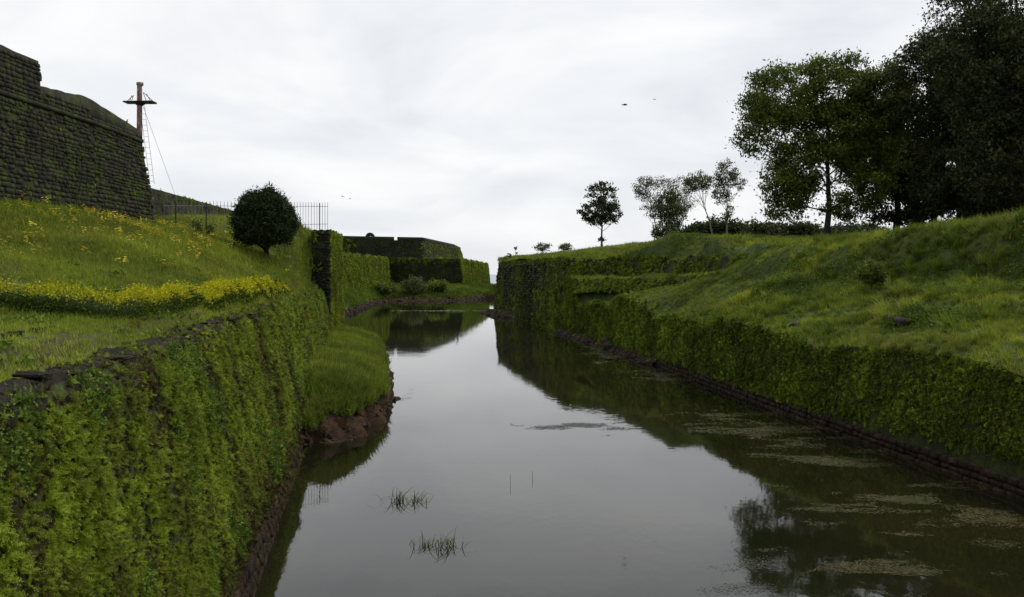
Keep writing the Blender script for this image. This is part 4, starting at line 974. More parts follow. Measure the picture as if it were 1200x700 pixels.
# ---------------------------------------------------------------- hedge
hd = empty('golden_hedge', HEDGE[4], 'long low clipped hedge with golden yellow tops curving across the left lawn', 'hedge')
hp = resample(HEDGE, 0.35); tg = unit(np.gradient(hp, axis=0)); tg[:, 2] = 0; side = np.stack([-tg[:, 1], tg[:, 0], 0 * tg[:, 0]], 1)
ring = []
for a in np.linspace(-0.1, math.pi + 0.1, 12):
    w = 0.30 * math.cos(a); h = 0.56 * max(math.sin(a), 0) ** 0.5 * (1 - 0.45 * sstep(40, 58, hp[:, 1]))
    q = hp + side * w; q[:, 2] = HL(q[:, 0], q[:, 1]) + h - 0.05; ring.append(q)
Gh = np.stack(ring, 1); Gh = orient_grid(Gh, (0, 0, 1)); nh = grid_normals(Gh); Gh = Gh + nh * (fbm(Gh, 1.2, 4, 111) * 0.16)[..., None]
core = Gh - nh * 0.14
add_grid('hedge_core', core, M['hedgegreen'], parent=hd)
def leafmesh(name, P, n, leaf, mat, parent, asp=0.5, jit=0.7, tint=None):
    D = unit(n + rng.normal(size=P.shape) * jit); W = unit(np.cross(D, rng.normal(size=P.shape)))
    Ln = leaf * rng.uniform(0.6, 1.3, len(P)); V, F = quads_leaves(P, D, W, Ln, Ln * asp, 0.2)
    if tint is None: tint = rng.random(len(P))
    return link(name, mesh_np(name, V, F, mat, tint=tint), parent)
P, n_ = sample_grid(Gh, lambda c: 800 * np.clip(26 / c[..., 1], 0.35, 1))
zrel = P[:, 2] - HL(P[:, 0], P[:, 1]); yel = zrel + fbm(P, 1.5, 3, 113) * 0.26 > 0.37
P = P + rng.normal(size=P.shape) * np.array([.06, .06, .06]) + np.array([0, 0, 1.]) * (rng.random((len(P), 1)) ** 4 * 0.16)
sz = 0.034 * np.clip(P[:, 1] / 24, 1, 2.2)
leafmesh('yellow_foliage', P[yel] + np.array([0, 0, .05]), n_[yel], sz[yel], M['yellow'], hd)
leafmesh('green_foliage', P[~yel], n_[~yel], sz[~yel], M['hedgegreen'], hd)

# ---------------------------------------------------------------- trees
def tube(pts, rad, ns=6):
    pts = np.array(pts, float); n = len(pts); tg = unit(np.gradient(pts, axis=0)); a = np.array([0.3, 0.9, 0.1]); s = unit(np.cross(tg, a)); u = np.cross(s, tg)
    th = np.arange(ns) * 2 * math.pi / ns
    V = pts[:, None] + (s[:, None] * np.cos(th)[None, :, None] + u[:, None] * np.sin(th)[None, :, None]) * np.array(rad)[:, None, None]
    F = []
    for i in range(n - 1):
        for k in range(ns): F.append((i * ns + k, i * ns + (k + 1) % ns, (i + 1) * ns + (k + 1) % ns, (i + 1) * ns + k))
    return V.reshape(-1, 3), np.array(F)
def join(parts):
    V = []; F = []; o = 0
    for v, f in parts: V.append(v); F.append(np.asarray(f) + o); o += len(v)
    return np.concatenate(V), np.concatenate(F)

def tree(name, label, base, height, tr, blobs, ncl, lpc, leaf, cr_, lmat, bmat='bark', group=None, lean=(0, 0), seed=1, cat='tree', trunk_top=0.8, limb_from=0.3, asp=0.45, flat=0.7, shell=0.4, nl=10, k=1.0):
    blobs = [tuple(q * k for q in b) for b in blobs]; height *= k; tr *= k; leaf *= k; cr_ *= k; lean = (lean[0] * k, lean[1] * k)
    r = np.random.default_rng(seed); base = np.array(base, float); root = empty(name, tuple(base), label, cat, group)
    # clusters in blobs (offsets are fractions of metres from the base)
    B = np.array(blobs, float); vol = B[:, 3] * B[:, 4] * B[:, 5]; pick = r.choice(len(B), ncl, p=vol / vol.sum())
    d = unit(r.normal(size=(ncl, 3))); rad = shell + (1 - shell) * r.random((ncl, 1)) ** 0.5
    C = B[pick, :3] + d * rad * B[pick, 3:]
    C = C[(C[:, 2] > height * 0.08)]; ncl = len(C)
    # trunk
    k = 9; s = np.linspace(0, 1, k); tp = np.stack([lean[0] * s ** 1.3, lean[1] * s, height * trunk_top * s], 1)
    tp[1:-1, :2] += r.normal(size=(k - 2, 2)) * height * 0.008
    parts = [tube(tp + base - np.array([0, 0, 0.3]), tr * (1 - 0.85 * s) * (1 + 0.5 * np.exp(-s * 25)), 8)]
    # limbs towards spread-out clusters
    idx = [int(r.integers(ncl))]
    dist = np.linalg.norm(C - C[idx[0]], axis=1)
    for _ in range(min(nl, ncl) - 1):
        j = int(np.argmax(dist)); idx.append(j); dist = np.minimum(dist, np.linalg.norm(C - C[j], axis=1))
    limbs = []
    for j in idx:
        e_ = C[j]; hs = np.clip((e_[2] / (height * trunk_top)) * 0.62, limb_from, 0.93); a = np.array([np.interp(hs, s, tp[:, q]) for q in range(3)])
        mid = (a + e_) / 2 + np.array([0, 0, 0.05 * height]) * r.uniform(-0.2, 1) + r.normal(size=3) * 0.02 * height
        tt_ = np.linspace(0, 1, 7)[:, None]; cur = a * (1 - tt_) ** 2 + 2 * mid * tt_ * (1 - tt_) + e_ * tt_ ** 2
        limbs.append(cur); parts.append(tube(cur + base, np.linspace(tr * 0.32 * (1 - 0.6 * hs), tr * 0.05 + 0.01, 7), 5))
    LP = np.concatenate([l[2:] for l in limbs] + [tp[5:]])
    for j in range(ncl):
        if r.random() < 0.75:
            q = LP[np.argmin(np.linalg.norm(LP - C[j] + np.array([0, 0, 0.3]), axis=1))]; mid = (q + C[j]) / 2 + r.normal(size=3) * 0.1 * cr_
            parts.append(tube(np.array([q, mid, C[j]]) + base, [tr * 0.10 + .01, tr * 0.06 + .008, 0.008], 4))
    V, F = join(parts); link('trunk', mesh_np('trunk', V, F, M[bmat], True), root)
    # leaves
    per = np.maximum(3, (lpc * r.uniform(0.5, 1.5, ncl)).astype(int)); own = np.repeat(np.arange(ncl), per); n = len(own)
    off = r.normal(size=(n, 3)) * cr_ * np.array([0.55, 0.55, 0.55 * flat]); P = C[own] + off + base
    D = unit(r.normal(size=(n, 3)) + np.array([0, 0, -0.3])); W = unit(np.cross(D, np.array([0, 0, 1.]) + r.normal(size=(n, 3)) * 0.7))
    Ln = leaf * r.uniform(0.6, 1.4, n); V, F = quads_leaves(P, D, W, Ln, Ln * asp, 0.2)
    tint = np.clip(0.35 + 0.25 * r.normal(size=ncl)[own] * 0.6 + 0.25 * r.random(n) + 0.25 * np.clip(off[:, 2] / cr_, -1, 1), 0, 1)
    link('crown', mesh_np('crown', V, F, M[lmat], tint=tint), root)
    return root

def gz(px, Y):  # ground under photo column px at distance Y
    x_ = (px - 600) / FPX * Y; h = HR(np.array([x_]), np.array([float(Y)]))[0] if x_ > XbR(Y) else HL(np.array([x_]), np.array([float(Y)]))[0]
    return (x_, Y, float(h))

# clipped round tree on the slope
b0 = gz(312, 66); s_ = 66 / FPX
tr_ = empty('round_tree', b0, 'dark clipped round tree standing alone on the slope in front of the railing', 'tree')
ctr = np.array(b0) + np.array([-0.1, 0, 0]); zc_ = CZ + (HOR - 256) * s_
nl_ = 42000; d = unit(rng.normal(size=(nl_, 3))); d[:, 2] = np.where(d[:, 2] < -0.85, -0.85 - 0.1 * rng.random(nl_), d[:, 2])
d = d / (np.abs(d) ** 2.8).sum(1, keepdims=True) ** (1 / 2.8) * 0.93
prof = 1 + 0.08 * fbm(d * 1.7, 1.0, 4, 121) + 0.26 * fbm(d * 3.2, 1.0, 3, 124); rad3 = np.array([2.08, 2.0, 1.95]); rr = (0.62 + 0.4 * rng.random(nl_) ** 0.35)[:, None]
P = np.array([ctr[0], ctr[1], zc_]) + d * rad3 * rr * prof[:, None]
P[:, 2] = np.maximum(P[:, 2], zc_ - 1.78 + 0.3 * rng.random(nl_) + 0.45 * fbm(P, 0.9, 3, 3))
_own = rng.integers(0, 420, nl_); _cc = P[rng.integers(0, nl_, 420)]; _q = _cc[_own] + rng.normal(size=(nl_, 3)) * 0.20; P = np.where((rng.random(nl_) < 0.62)[:, None], _q, P)
top_f = sstep(zc_ + 0.6, zc_ + 2.0, P[:, 2]); P[:, :2] += (ctr[:2] - P[:, :2]) * (0.20 * top_f - 0.10 * sstep(zc_ + 0.3, zc_ - 1.2, P[:, 2]))[:, None]; P[:, 0] += 0.12 * (P[:, 2] - zc_) * fbm(P, 0.4, 2, 7)
cr_o = leafmesh('crown', P, d + np.array([0, 0, .3]), 0.10, M['topiary'], tr_, asp=0.32, jit=2.0)
sp = rng.random(90); dd = unit(rng.normal(size=(90, 3)) * 0.8 * np.array([1, 1, .5]) + np.array([0, 0, .9])); 
tips = []
for q in range(45):
    a = np.array([ctr[0], ctr[1], zc_]) + dd[q] * rad3 * 0.85; tips.append(tube(np.array([a, a + dd[q] * 0.3 + [0, 0, .08], a + dd[q] * rng.uniform(.4, .6) + [0, 0, .22]]), [.02, .014, .006], 4))
V, F = join(tips); link('twigs', mesh_np('twigs', V, F, M['topiary']), tr_)['kind'] = 'stuff'
V, F = join([tube(np.array([b0, np.array(b0) + [0.02, 0, 0.8], np.array(b0) + [-0.05, 0, 2.2]]) - np.array([0, 0, .2]), [0.22, 0.17, 0.12], 9), tube(np.array([np.array(b0) + [0, 0, 0.5], np.array(b0) + [-1.0, .1, 1.4], np.array(b0) + [-1.5, 0, 2.0]]), [0.1, 0.07, 0.04], 6),
             tube(np.array([np.array(b0) + [0, 0, 0.6], np.array(b0) + [0.7, .1, 1.4], np.array(b0) + [1.3, 0, 2.0]]), [0.1, 0.07, 0.04], 6)])
link('trunk', mesh_np('trunk', V, F, M['bark'], True), tr_)

# lone tree on the plateau
m_ = 172 / FPX
tree('lone_tree', 'lone slender dark tree with a rounded open crown standing by itself on the plateau edge', gz(705, 300), 12.4, 0.20,
     [(0, 0, 9.8, 3.0, 3.0, 2.7), (-0.2, 0, 6.9, 4.2, 4.0, 2.0), (0, 0, 5.2, 3.2, 3.0, 1.0), (0.1, 0, 1.9, 1.5, 1.3, 1.2)], 190, 30, 0.24, 0.62, 'leafdark', seed=3, trunk_top=0.93, shell=0.25, flat=0.55, nl=16, limb_from=0.25, k=1.74)
G_E = 'slender pale trunked trees on the mound'
tree('slender_tree', 'leaning slender tree with thin grey leaves, leftmost of the pale trunked trees', gz(772, 290), 13.5, 0.15,
     [(-2.6, 0, 11.3, 2.2, 2.0, 2.4), (-1.7, 0, 7.7, 1.5, 1.5, 1.7), (-0.3, 0, 2.2, 1.6, 1.2, 1.2)], 90, 30, 0.17, 0.7, 'leafgrey', 'palebark', G_E, (-2.2, 0), 11, shell=.2, k=1.62)
tree('slender_tree', 'tallest airy tree with wispy grey foliage rising above the bushy olive tree', gz(792, 300), 14.2, 0.14,
     [(-2.0, 0, 12.2, 3.0, 2.0, 1.7), (1.6, 0, 12.0, 2.6, 2.0, 2.0), (2.0, 0, 9.0, 1.8, 2.0, 2.0)], 110, 24, 0.16, 0.85, 'leafgrey', 'palebark', G_E, (0.4, 0), 12, shell=.2, k=1.65)
tree('bushy_tree', 'dense bushy olive green tree between the slender pale trunked trees', gz(786, 285), 9.5, 0.16,
     [(-0.2, 0, 5.8, 3.1, 2.6, 2.6), (-0.3, 0, 2.6, 2.6, 2.2, 1.8), (0, 0, 8.0, 1.3, 1.3, 1.4)], 190, 50, 0.17, 0.7, 'leafolive', 'bark', None, (0, 0), 13, shell=.2, k=1.9)
tree('slender_tree', 'slender tree with a curved white trunk and tufted leaves, right of the bushy tree', gz(836, 185), 10.8, 0.15,
     [(-2.4, 0, 9.6, 2.0, 1.6, 1.7), (-3.8, 0, 8.9, 1.1, 1.2, 1.8), (-1.2, 0, 9.0, 1.0, 1.2, 1.2)], 80, 30, 0.16, 0.6, 'leafolive', 'palebark', G_E, (-2.4, 0), 14, shell=.2, k=1.23)
tree('slender_tree', 'upright slender tree with a tall leafy crown, rightmost of the pale trunked trees', gz(851, 180), 12.0, 0.16,
     [(0.2, 0, 10.2, 1.9, 1.6, 2.2), (1.4, 0, 8.8, 1.2, 1.2, 2.4), (-0.6, 0, 7.0, 1.6, 1.6, 2.0), (0.2, 0, 4.2, 1.2, 1.2, 1.6), (-1.6, 0, 9.0, 1.3, 1.2, 1.3)], 130, 30, 0.16, 0.6, 'leafolive', 'palebark', G_E, (0.2, 0), 15, shell=.2, trunk_top=.9, k=1.23)
# spreading tree on the right
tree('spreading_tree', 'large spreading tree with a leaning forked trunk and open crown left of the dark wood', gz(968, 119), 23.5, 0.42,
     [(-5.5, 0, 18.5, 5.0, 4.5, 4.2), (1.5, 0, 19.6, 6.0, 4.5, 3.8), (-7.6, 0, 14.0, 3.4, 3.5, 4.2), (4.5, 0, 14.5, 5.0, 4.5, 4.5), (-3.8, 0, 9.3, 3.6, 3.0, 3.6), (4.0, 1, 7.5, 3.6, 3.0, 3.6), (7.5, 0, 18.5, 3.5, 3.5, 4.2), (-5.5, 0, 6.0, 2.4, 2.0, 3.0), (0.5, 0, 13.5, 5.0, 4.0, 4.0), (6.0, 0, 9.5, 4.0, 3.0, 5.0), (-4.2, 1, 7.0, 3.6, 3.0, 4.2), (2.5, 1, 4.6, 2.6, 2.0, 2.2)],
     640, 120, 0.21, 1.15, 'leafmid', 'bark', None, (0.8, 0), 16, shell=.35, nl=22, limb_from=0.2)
G_D = 'tall dark trees of the wood on the right bank'
def dark(px, Y, h, w, lab, seed, ncl=300, lpc=80, name='dark_tree', leaf=0.27):
    b = gz(px, Y)
    tree(name, lab, b, h, 0.5, [(0, 0, h * 0.80, w * 0.62, w * 0.62, h * 0.2), (-w * 0.25, 0, h * 0.56, w * 0.85, w * 0.8, h * 0.22), (w * 0.3, 0, h * 0.5, w * 0.85, w * 0.8, h * 0.22),
         (0, -w * 0.2, h * 0.25, w * 0.85, w * 0.8, h * 0.17)], ncl, lpc, leaf, 1.15, 'leafdark', 'bark', G_D, (0.5, 0), seed, shell=.5, nl=16, limb_from=0.15, trunk_top=0.85)
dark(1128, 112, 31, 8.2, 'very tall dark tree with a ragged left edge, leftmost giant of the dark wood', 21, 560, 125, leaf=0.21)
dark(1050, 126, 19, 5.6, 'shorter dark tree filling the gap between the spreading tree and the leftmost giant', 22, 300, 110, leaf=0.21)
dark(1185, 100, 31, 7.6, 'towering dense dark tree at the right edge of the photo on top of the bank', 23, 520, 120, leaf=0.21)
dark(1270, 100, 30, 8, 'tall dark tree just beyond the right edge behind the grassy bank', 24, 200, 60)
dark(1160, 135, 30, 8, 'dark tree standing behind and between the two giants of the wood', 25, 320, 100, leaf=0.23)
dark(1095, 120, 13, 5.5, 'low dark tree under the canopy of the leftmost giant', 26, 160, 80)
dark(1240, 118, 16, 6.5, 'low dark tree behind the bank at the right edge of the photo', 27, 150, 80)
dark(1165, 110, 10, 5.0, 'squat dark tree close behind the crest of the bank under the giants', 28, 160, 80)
# distant trees
G_F = 'distant trees behind the grassy mound'
for (px, Y, top, w, lab, sd_) in ((735 + 108, 230, 256, 5.6, 'distant dark round tree directly behind the rightmost slender tree', 31), (822, 236, 263, 5.0, 'distant dark tree behind the curved white trunk', 32),
        (872, 240, 259, 6.5, 'distant dark tree just right of the rightmost slender tree', 33), (903, 245, 263, 6.5, 'distant dark tree below the left edge of the spreading tree', 34),
        (935, 235, 262, 6.0, 'distant dark tree seen under the spreading tree left of its trunk', 35), (1000, 240, 262, 7.5, 'distant dark tree seen under the spreading tree right of its trunk', 36)):
    b = gz(px, Y); h = CZ + (HOR - top) / FPX * Y - b[2]
    tree('distant_tree', lab, b, h, 0.3, [(0, 0, h * 0.55, w, w * .8, h * 0.42), (w * .5, 0, h * 0.4, w * .8, w * .8, h * 0.35), (-w * .5, 0, h * .4, w * .8, w * .8, h * .35)], 90, 55, 0.42, 1.3, 'leafdark', 'bark', G_F, (0, 0), sd_, shell=.5)
# small shrubs and saplings
def shrub(name, lab, b, h, w, lmat, seed, n=26, lpc=40, leaf=0.08, cat='shrub', group=None):
    return tree(name, lab, b, h, max(0.02, h * 0.02), [(0, 0, h * 0.6, w, w, h * 0.4)], n, lpc, leaf, w * 0.35, lmat, 'bark', group, (0, 0), seed, cat, 0.7, 0.1, shell=.2, nl=5)
shrub('shrub', 'small rounded leafy shrub on the grassy terrace of the right bank', hit(1021, 342), 1.9, 0.8, 'leafmid', 41, 44, 70, 0.08)
shrub('shrub', 'grey bushy shrub on the skyline above the far right corner wall', gz(636, 176), 2.6, 1.5, 'leafgrey', 42, 30, 30, 0.15)
shrub('sapling', 'tiny sapling on the skyline nearest the far right corner', gz(597, 172), 1.9, 0.45, 'leafolive', 43, 8, 16, 0.13, 'sapling')
shrub('sapling', 'slightly taller sapling on the skyline between the corner and the grey shrub', gz(604, 173), 2.2, 0.45, 'leafolive', 44, 8, 16, 0.13, 'sapling')
shrub('shrub', 'dark low bush on the plateau skyline left of the lone tree', gz(662, 185), 2.2, 1.4, 'leafmid', 45, 26, 40, 0.15)
shrub('sapling', 'small palm like sapling beside the right end of the upper bastion', (-17.5, 300, 11.2), 4.4, 0.9, 'leafolive', 46, 10, 20, 0.2, 'sapling')
shrub('shrub', 'dark leafy shrub in the foreground left corner on the slope near the railing foot', gz(236, 63), 1.3, 0.8, 'leafmid', 47, 20, 40, 0.07)
# bushes at the far shore
for (px, Y, w, h, lab, sd_) in ((487, 246, 3.6, 4.6, 'rounded bush at the far shore below the left part of the lower bastion', 51), (512, 252, 3.4, 3.8, 'low bush at the far shore below the middle of the lower bastion', 52), (452, 236, 3.0, 3.4, 'bush where the long green wall meets the lower bastion', 53)):
    shrub('shore_bush', lab, at(px, HOR + (CZ - 1.3) * FPX / Y, Y), h, w, 'leafolive' if sd_ == 51 else 'leafmid', sd_, 40, 40, 0.3)

# ---------------------------------------------------------------- railing
rb0 = np.array(at(192, 269, 67)); rb1 = np.array(at(384, 270, 83))
rail = empty('iron_railing', tuple((rb0 + rb1) / 2), 'thin iron railing of upright bars along the top of the slope by the round tree', 'railing')
ln_ = np.linalg.norm((rb1 - rb0)[:2]); nb_ = int(ln_ / 0.36)
def cyl(name, a, b, r0, mat, parent, ns=6):
    v, f = tube(np.array([a, (np.array(a) + np.array(b)) / 2, b]), [r0] * 3, ns); return link(name, mesh_np(name, v, f, mat), parent)
barm = None
def rtop(s): return 0
tops = []
for i in range(nb_ + 1):
    s = i / nb_; q = rb0 * (1 - s) + rb1 * s; gzv = max(float(HL(np.array([q[0]]), np.array([q[1]]))[0]), 10.6 if q[0] > -17.6 else 0)
    ztop = CZ + (HOR - (235.5 + 2 * s)) / FPX * q[1]; tops.append(ztop)
    if i in (3, 11, nb_ - 3): cyl('post', (q[0], q[1], gzv - 0.2), (q[0], q[1], ztop - 0.05), 0.05, M['iron'], rail)
    else: cyl('bar', (q[0], q[1], gzv - 0.1), (q[0], q[1], ztop), 0.018, M['rail'], rail, 5)
for dz in (0.35, 1.9):
    cyl('rail', tuple(rb0[:2]) + (tops[0] - dz,), tuple(rb1[:2]) + (tops[-1] - dz,), 0.02, M['rail'], rail, 5)

# ---------------------------------------------------------------- mast with platform
Ym = 66.0; mx0 = (163.5 - 600) / FPX * Ym; zz = lambda py: CZ + (HOR - py) / FPX * Ym
mast = empty('signal_mast', (mx0, Ym, 15.5), 'weathered pink and white stone mast with a dark platform behind the fort wall corner', 'mast')
V, F = tube(np.array([(mx0, Ym, 15.0), (mx0, Ym, zz(128)), (mx0, Ym, zz(98.5))]), [0.21, 0.18, 0.17], 12); link('column', mesh_np('column', V, F, M['pillar']), mast)
V, F = tube(np.array([(mx0 + .03, Ym, zz(101)), (mx0 + .03, Ym, zz(100)), (mx0 + .03, Ym, zz(97)), (mx0 + .03, Ym, zz(97) + .01)]), [0.16, 0.24, 0.24, 0.01], 12); link('cap', mesh_np('cap', V, F, M['pillar']), mast)
V, F = tube(np.array([(mx0 + 0.03, Ym, zz(124)), (mx0 + 0.03, Ym, zz(122)), (mx0 + .03, Ym, zz(120)), (mx0 + .03, Ym, zz(119.5))]), [0.2, 0.35, 0.5, 0.52], 14)
link('platform', mesh_np('platform', V, F, M['iron']), mast)
link('platform_deck', box_mesh('platform_deck', mx0 - 1.0, mx0 + 1.06, Ym - 0.45, Ym + 0.45, zz(121.0), zz(119.6), M['iron'], 0.03), mast)
for (xa, ya, xb, yb) in ((-12, 119.5, -9, 112), (-10, 119.5, -7, 112), (8, 119, 4, 108), (13, 119, 8, 110), (-15, 119, -7, 112), (16, 119, 5, 109)):
    cyl('brace', (mx0 + xa * 0.06, Ym, zz(ya)), (mx0 + xb * 0.06, Ym, zz(yb)), 0.022, M['iron'], mast, 5)
cyl('ladder_rail', (mx0 + 0.35, Ym, zz(124)), (mx0 + 0.85, Ym + .5, zz(215)), 0.016, M['rail'], mast, 4)
cyl('ladder_rail', (mx0 + 0.10, Ym - .2, zz(124)), (mx0 + 0.55, Ym + .5, zz(215)), 0.016, M['rail'], mast, 4)
for i in range(14):
    s = (i + .5) / 14; cyl('rung', (mx0 + 0.35 + .5 * s, Ym + .5 * s, zz(124 + 91 * s)), (mx0 + 0.10 + .45 * s, Ym - .2 + .7 * s, zz(124 + 91 * s)), 0.010, M['rail'], mast, 4)
cyl('guy_wire', (mx0 + 0.2, Ym, zz(122)), at(205, 228, 80), 0.012, M['rail'], mast, 4)

# ---------------------------------------------------------------- birds
def bird(p, span, roll, lab, heading=0.3, perched=False):
    x_, y_, z_ = p; root = empty('bird', p, lab, 'bird', 'birds in the sky' if not perched else None)
    c, s = math.cos(heading), math.sin(heading)
    tr = lambda a, b, h: (x_ + c * a - s * b, y_ + s * a + c * b, z_ + h)
    L_ = span * 0.42
    if perched:
        V, F = tube(np.array([tr(-L_ * .5, 0, 0.0), tr(-L_ * .2, 0, L_ * .35), tr(L_ * .1, 0, L_ * .8), tr(L_ * .2, 0, L_ * 1.15), tr(L_ * .25, 0, L_ * 1.35), tr(L_ * .5, 0, L_ * 1.3)]), [.01, L_ * .2, L_ * .24, L_ * .12, L_ * .13, .004], 8)
        link('body', mesh_np('body', V, F, M['bird'], True), root)
        for q in (-1, 1): cyl('leg', tr(0, q * .04, -0.12), tr(0, q * .04, L_ * .4), 0.012, M['bird'], root, 4)
        return
    V, F = tube(np.array([tr(-L_ * .75, 0, 0), tr(-L_ * .3, 0, 0), tr(0, 0, 0), tr(L_ * .35, 0, 0), tr(L_ * .5, 0, 0.01), tr(L_ * .68, 0, 0)]), [.02, span * .05, span * .075, span * .045, span * .05, .004], 8)
    link('body', mesh_np('body', V, F, M['bird'], True), root)
    for q in (-1, 1):
        h1 = span * 0.07 + q * roll * span * .25; h2 = span * 0.02 + q * roll * span * .5
        ring = [(L_ * .3, 0, 0), (L_ * .28, q * span * .25, h1), (-L_ * .1, q * span * .5, h2), (-L_ * .28, q * span * .46, h2), (-L_ * .2, q * span * .25, h1), (-L_ * .3, 0, 0)]
        V = [tr(*a) for a in ring] + [tr(a[0], a[1], a[2] - span * .012) for a in ring]
        F = [(0, 1, 4, 5), (1, 2, 3, 4), (6, 11, 10, 7), (7, 10, 9, 8), (0, 6, 7, 1), (1, 7, 8, 2), (2, 8, 9, 3), (3, 9, 10, 4), (4, 10, 11, 5)]
        link('wing', mesh_np('wing', V, F, M['bird']), root)
bird(at(732, 123, 110), 1.25, 0.05, 'dark bird gliding high above the plateau, lower left of the pair', 0.1)
bird(at(767, 116.5, 140), 0.8, 0.2, 'small dark bird high above the plateau, upper right of the pair', 0.8)
bird(at(401.5, 230.5, 120), 0.7, 0.3, 'tiny dark bird right of the railing, left one of two', 1.2)
bird(at(410, 233, 130), 0.55, -0.2, 'tiny dark bird right of the railing, right one of two', 1.0)
yb_ = 60.8; xb_ = (148.5 - 600) / FPX * yb_
bird((xb_, yb_, float(ptop(yb_)) + 0.13), 0.5, 0, 'small dark bird perched on the fort wall parapet left of the mast', 0.4, True)

# ---------------------------------------------------------------- stones on the right bank
for (px, py_, Y, dims, lab, sd_) in ((1060, 378, 52, (0.42, 0.3, 0.2), 'dark flat boulder lying in the grass of the right bank', 5), (1046, 373, 53.5, (0.34, 0.3, 0.16), 'reddish brown stone just left of and behind the dark flat boulder', 6), (932, 381, 58, (0.24, 0.2, 0.14), 'small pale stone near the wall edge on the right bank', 7)):
    q = hit(px, py_); dims = tuple(1.15 * v for v in dims); o = link('boulder', rock_mesh('boulder', M['rock'] if sd_ != 6 else M['soil'], sd_, dims, 2, 0.34, 0.35)); o.location = (q[0], q[1], q[2] + dims[2] * 0.6); tag(o, lab, 'boulder')

# ---------------------------------------------------------------- things on the water
def wpt(px, py, z=0.0):
    Y = (CZ - z) * FPX / (py - HOR); return np.array([(px - 600) / FPX * Y, Y, z])
def tuft(px, py, n, h, lab, seed):
    r = np.random.default_rng(seed); c = wpt(px, py); C = np.tile(c, (n, 1)); C[:, :2] += r.normal(size=(n, 2)) * np.array([0.16, 0.12]); C[:, 2] = -0.02
    V, F = blades(C, r.random(n) * 6.283, r.uniform(0.7, 1.5, n), h * r.uniform(0.8, 1.9, n), np.full(n, 0.010), 6, 1.6)
    root = empty('water_grass', tuple(c), lab, 'water plant', 'grass tufts growing out of the water'); V[:, 2] = np.maximum(V[:, 2], 0.003)
    V2, F2 = blades(C[:n // 3], r.random(n // 3) * 6.283, r.uniform(0.05, 0.4, n // 3), h * r.uniform(0.5, .9, n // 3), np.full(n // 3, 0.008), 4, 1.0)
    link('leaves', mesh_np('leaves', V, F, M['waterleaf'], tint=r.random(len(F))), root); link('shoots', mesh_np('shoots', V2, F2, M['waterleaf'], tint=r.random(len(F2))), root)
tuft(467, 587, 30, 0.50, 'tuft of arching grass in the water, left one of the farther pair', 1)
tuft(488, 587, 22, 0.48, 'tuft of arching grass in the water, right one of the farther pair', 2)
tuft(500, 640, 24, 0.36, 'nearest tuft of grass in the water, left one of the nearer pair', 3)
tuft(529, 641, 30, 0.42, 'nearest tuft of grass in the water, right one of the nearer pair', 4)
for px, py0, py1, lab in ((598, 568, 556, 'thin upright stem in open water, left one of two'), (624, 562, 552, 'thin upright stem in open water, right one of two')):
    b = wpt(px, py0); o = link('reed_stem', mesh_np('reed_stem', *tube(np.array([b - [0, 0, .1], b + [0, 0, 0.2], b + [0.01, 0, (py0 - py1) / FPX * b[1]]]), [.007, .006, .004], 5), M['stem'])); tag(o, lab, 'stem', 'thin stems in the water')
def mat_patch(px, py, w, h, n, lab, mat, seed, size=0.05, name='floating_weed'):  # also draws the painted ripple patch and ripple streak
    """loose mat of floating bits round a water point; w,h metres"""
    r = np.random.default_rng(seed); c = wpt(px, py); k = n * 5
    a = r.uniform(-1, 1, (k, 2)); P = np.zeros((k, 3)); P[:, 0] = a[:, 0] * w; P[:, 1] = a[:, 1] * h
    d = np.hypot(a[:, 0], a[:, 1]); f = fbm(P * np.array([0.8, 1.5, 1]) + seed * 5, 0.7, 4, seed) * 1.9 + 0.85 - d * 1.2 + 0.5 * fbm(P * np.array([1, 2.2, 1]), 2.0, 3, seed)
    P = P[(f > 0.10 + 1.1 * r.random(k))][:n]; m_ = len(P); P = P + c; P[:, 2] = 0.004 + 0.012 * r.random(m_)
    D = unit(np.c_[r.normal(size=m_) * 1.6, r.normal(size=m_), r.normal(size=m_) * 0.12]); W = unit(np.cross(D, np.array([0, 0, 1.]) + r.normal(size=(m_, 3)) * 0.15))
    s = size * r.uniform(.5, 1.7, m_); V, F = quads_leaves(P, D, W, s, s * 0.2, .1); V[:, 2] = np.maximum(V[:, 2], 0.002)
    o = link(name, mesh_np(name, V, F, M[mat], tint=r.random(m_))); tag(o, lab, 'floating weed', kind='stuff')
mat_patch(672, 499, 2.9, 3.0, 6500, 'thin grey scum painted as a ripple patch in the middle of the moat', 'flecks', 1, 0.05)  # rippled water surface painted with grey bits
mat_patch(895, 503, 4.2, 6.5, 13000, 'long brownish weed mat close below the right wall', 'weedmat', 2, 0.06)
mat_patch(968, 538, 2.8, 3.2, 8000, 'brownish weed mat right of the long one near the right wall', 'weedmat', 3, 0.05)
mat_patch(1090, 592, 4.6, 3.4, 17000, 'broad brown green weed mat floating below the right wall foot', 'weedmat', 4, 0.05)
mat_patch(1010, 650, 2.2, 1.5, 8000, 'brown weed clump floating in the lower right water', 'weedmat', 5, 0.035)
mat_patch(1140, 672, 2.2, 0.9, 5500, 'narrow pale brown weed mat at the lower right corner', 'weedmat', 6, 0.035)
mat_patch(905, 655, 2.0, 1.6, 2600, 'sparse weed bits floating within the tree reflection', 'flecks', 7, 0.03)
mat_patch(1165, 640, 1.5, 0.8, 1200, 'faint weed patch between the broad mat and the corner mat', 'weedmat', 8, 0.035)
mat_patch(880, 688, 1.3, 0.6, 900, 'scattered weed specks at the bottom edge of the water', 'flecks', 9, 0.025)
mat_patch(725, 672, 0.35, 0.25, 90, 'tiny pale weed cluster near the bottom middle of the water', 'flecks', 10, 0.03)
mat_patch(705, 412, 2.0, 12, 2500, 'far weed streaks along the foot of the right wall', 'weedmat', 11, 0.10)
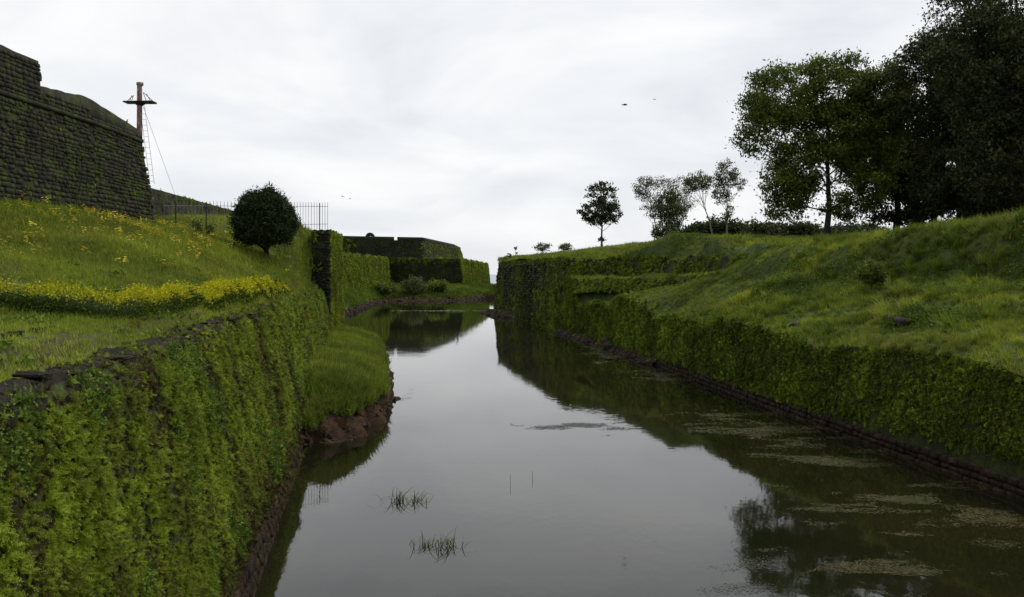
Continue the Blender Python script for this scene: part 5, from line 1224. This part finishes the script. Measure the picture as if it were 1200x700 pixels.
mat_patch(770, 440, 2.4, 6, 2500, 'weed streaks lying along the right wall before the long mat', 'weedmat', 12, 0.08)
mat_patch(510, 364.5, 13, 1.0, 1600, 'pale line of scum painting a bright ripple streak across the far water', 'flecks', 13, 0.3)  # glint of wind ripples painted as a thin pale strip
mat_patch(474, 466, 0.5, 6, 500, 'sparse floating bits beside the earth mound', 'flecks', 14, 0.035)
T_rock = [bpy.data.objects.new('rubble_piece', rock_mesh('rubble_piece', M['soil'] if q % 2 else M['rock'], 140 + q, (0.12, 0.09, 0.06), 2, 0.3)) for q in range(5)]
def rubble(name, G, dens, sz, lab):
    P, n_ = sample_grid(G, dens, up=True)
    o = scatter(name, P, n_ + rng.normal(size=P.shape) * 0.5, sz * rng.lognormal(0, 0.5, len(P)), rng.random(len(P)), T_rock); tag(o, lab, 'rubble')
rubble('mound_rubble', Gmd, lambda c: 7.0 * sstep(1.1, 0.6, c[..., 2]) * (c[..., 2] > -0.1) * (c[..., 1] < 90), 0.7, 'clods and small stones on the bare edge of the earth mound at the waterline')
rubble('wall_foot_rubble', Gsc, lambda c: 9.0 * (c[..., 2] > -0.12), 1.2, 'fallen stones and clods along the foot of the right moat wall')
rubble('shore_rubble', Gm, lambda c: 3.5 * (c[..., 2] > -0.05), 1.7, 'broken stones strewn along the far muddy shore')
rubble('spit_rubble', Gsp, lambda c: 5 * (c[..., 2] > -0.05), 2.4, 'stones scattered on the mud spit below the far corner wall')
P, n_ = sample_grid(Gsp, lambda c: 4.0 * (c[..., 2] > 0.25), up=True); o = scatter('spit_grass', P, up3 + rng.normal(size=P.shape) * .3, rng.uniform(.8, 1.6, len(P)), rng.random(len(P)), T_grassR); tag(o, 'sparse grass growing on the mud spit at the far corner', 'grass')
P, n_ = sample_grid(Gsc, lambda c: 10.0 * (c[..., 2] > 0.15) * sstep(-.1, .3, fbm(c, .5, 3, 9)), up=True); o = scatter('wall_foot_grass', P, up3 + rng.normal(size=P.shape) * .4, rng.uniform(.8, 1.5, len(P)), rng.random(len(P)), T_ivy); tag(o, 'low green plants on the soil at the foot of the right moat wall', 'plants')
print('objects', len(bpy.data.objects))
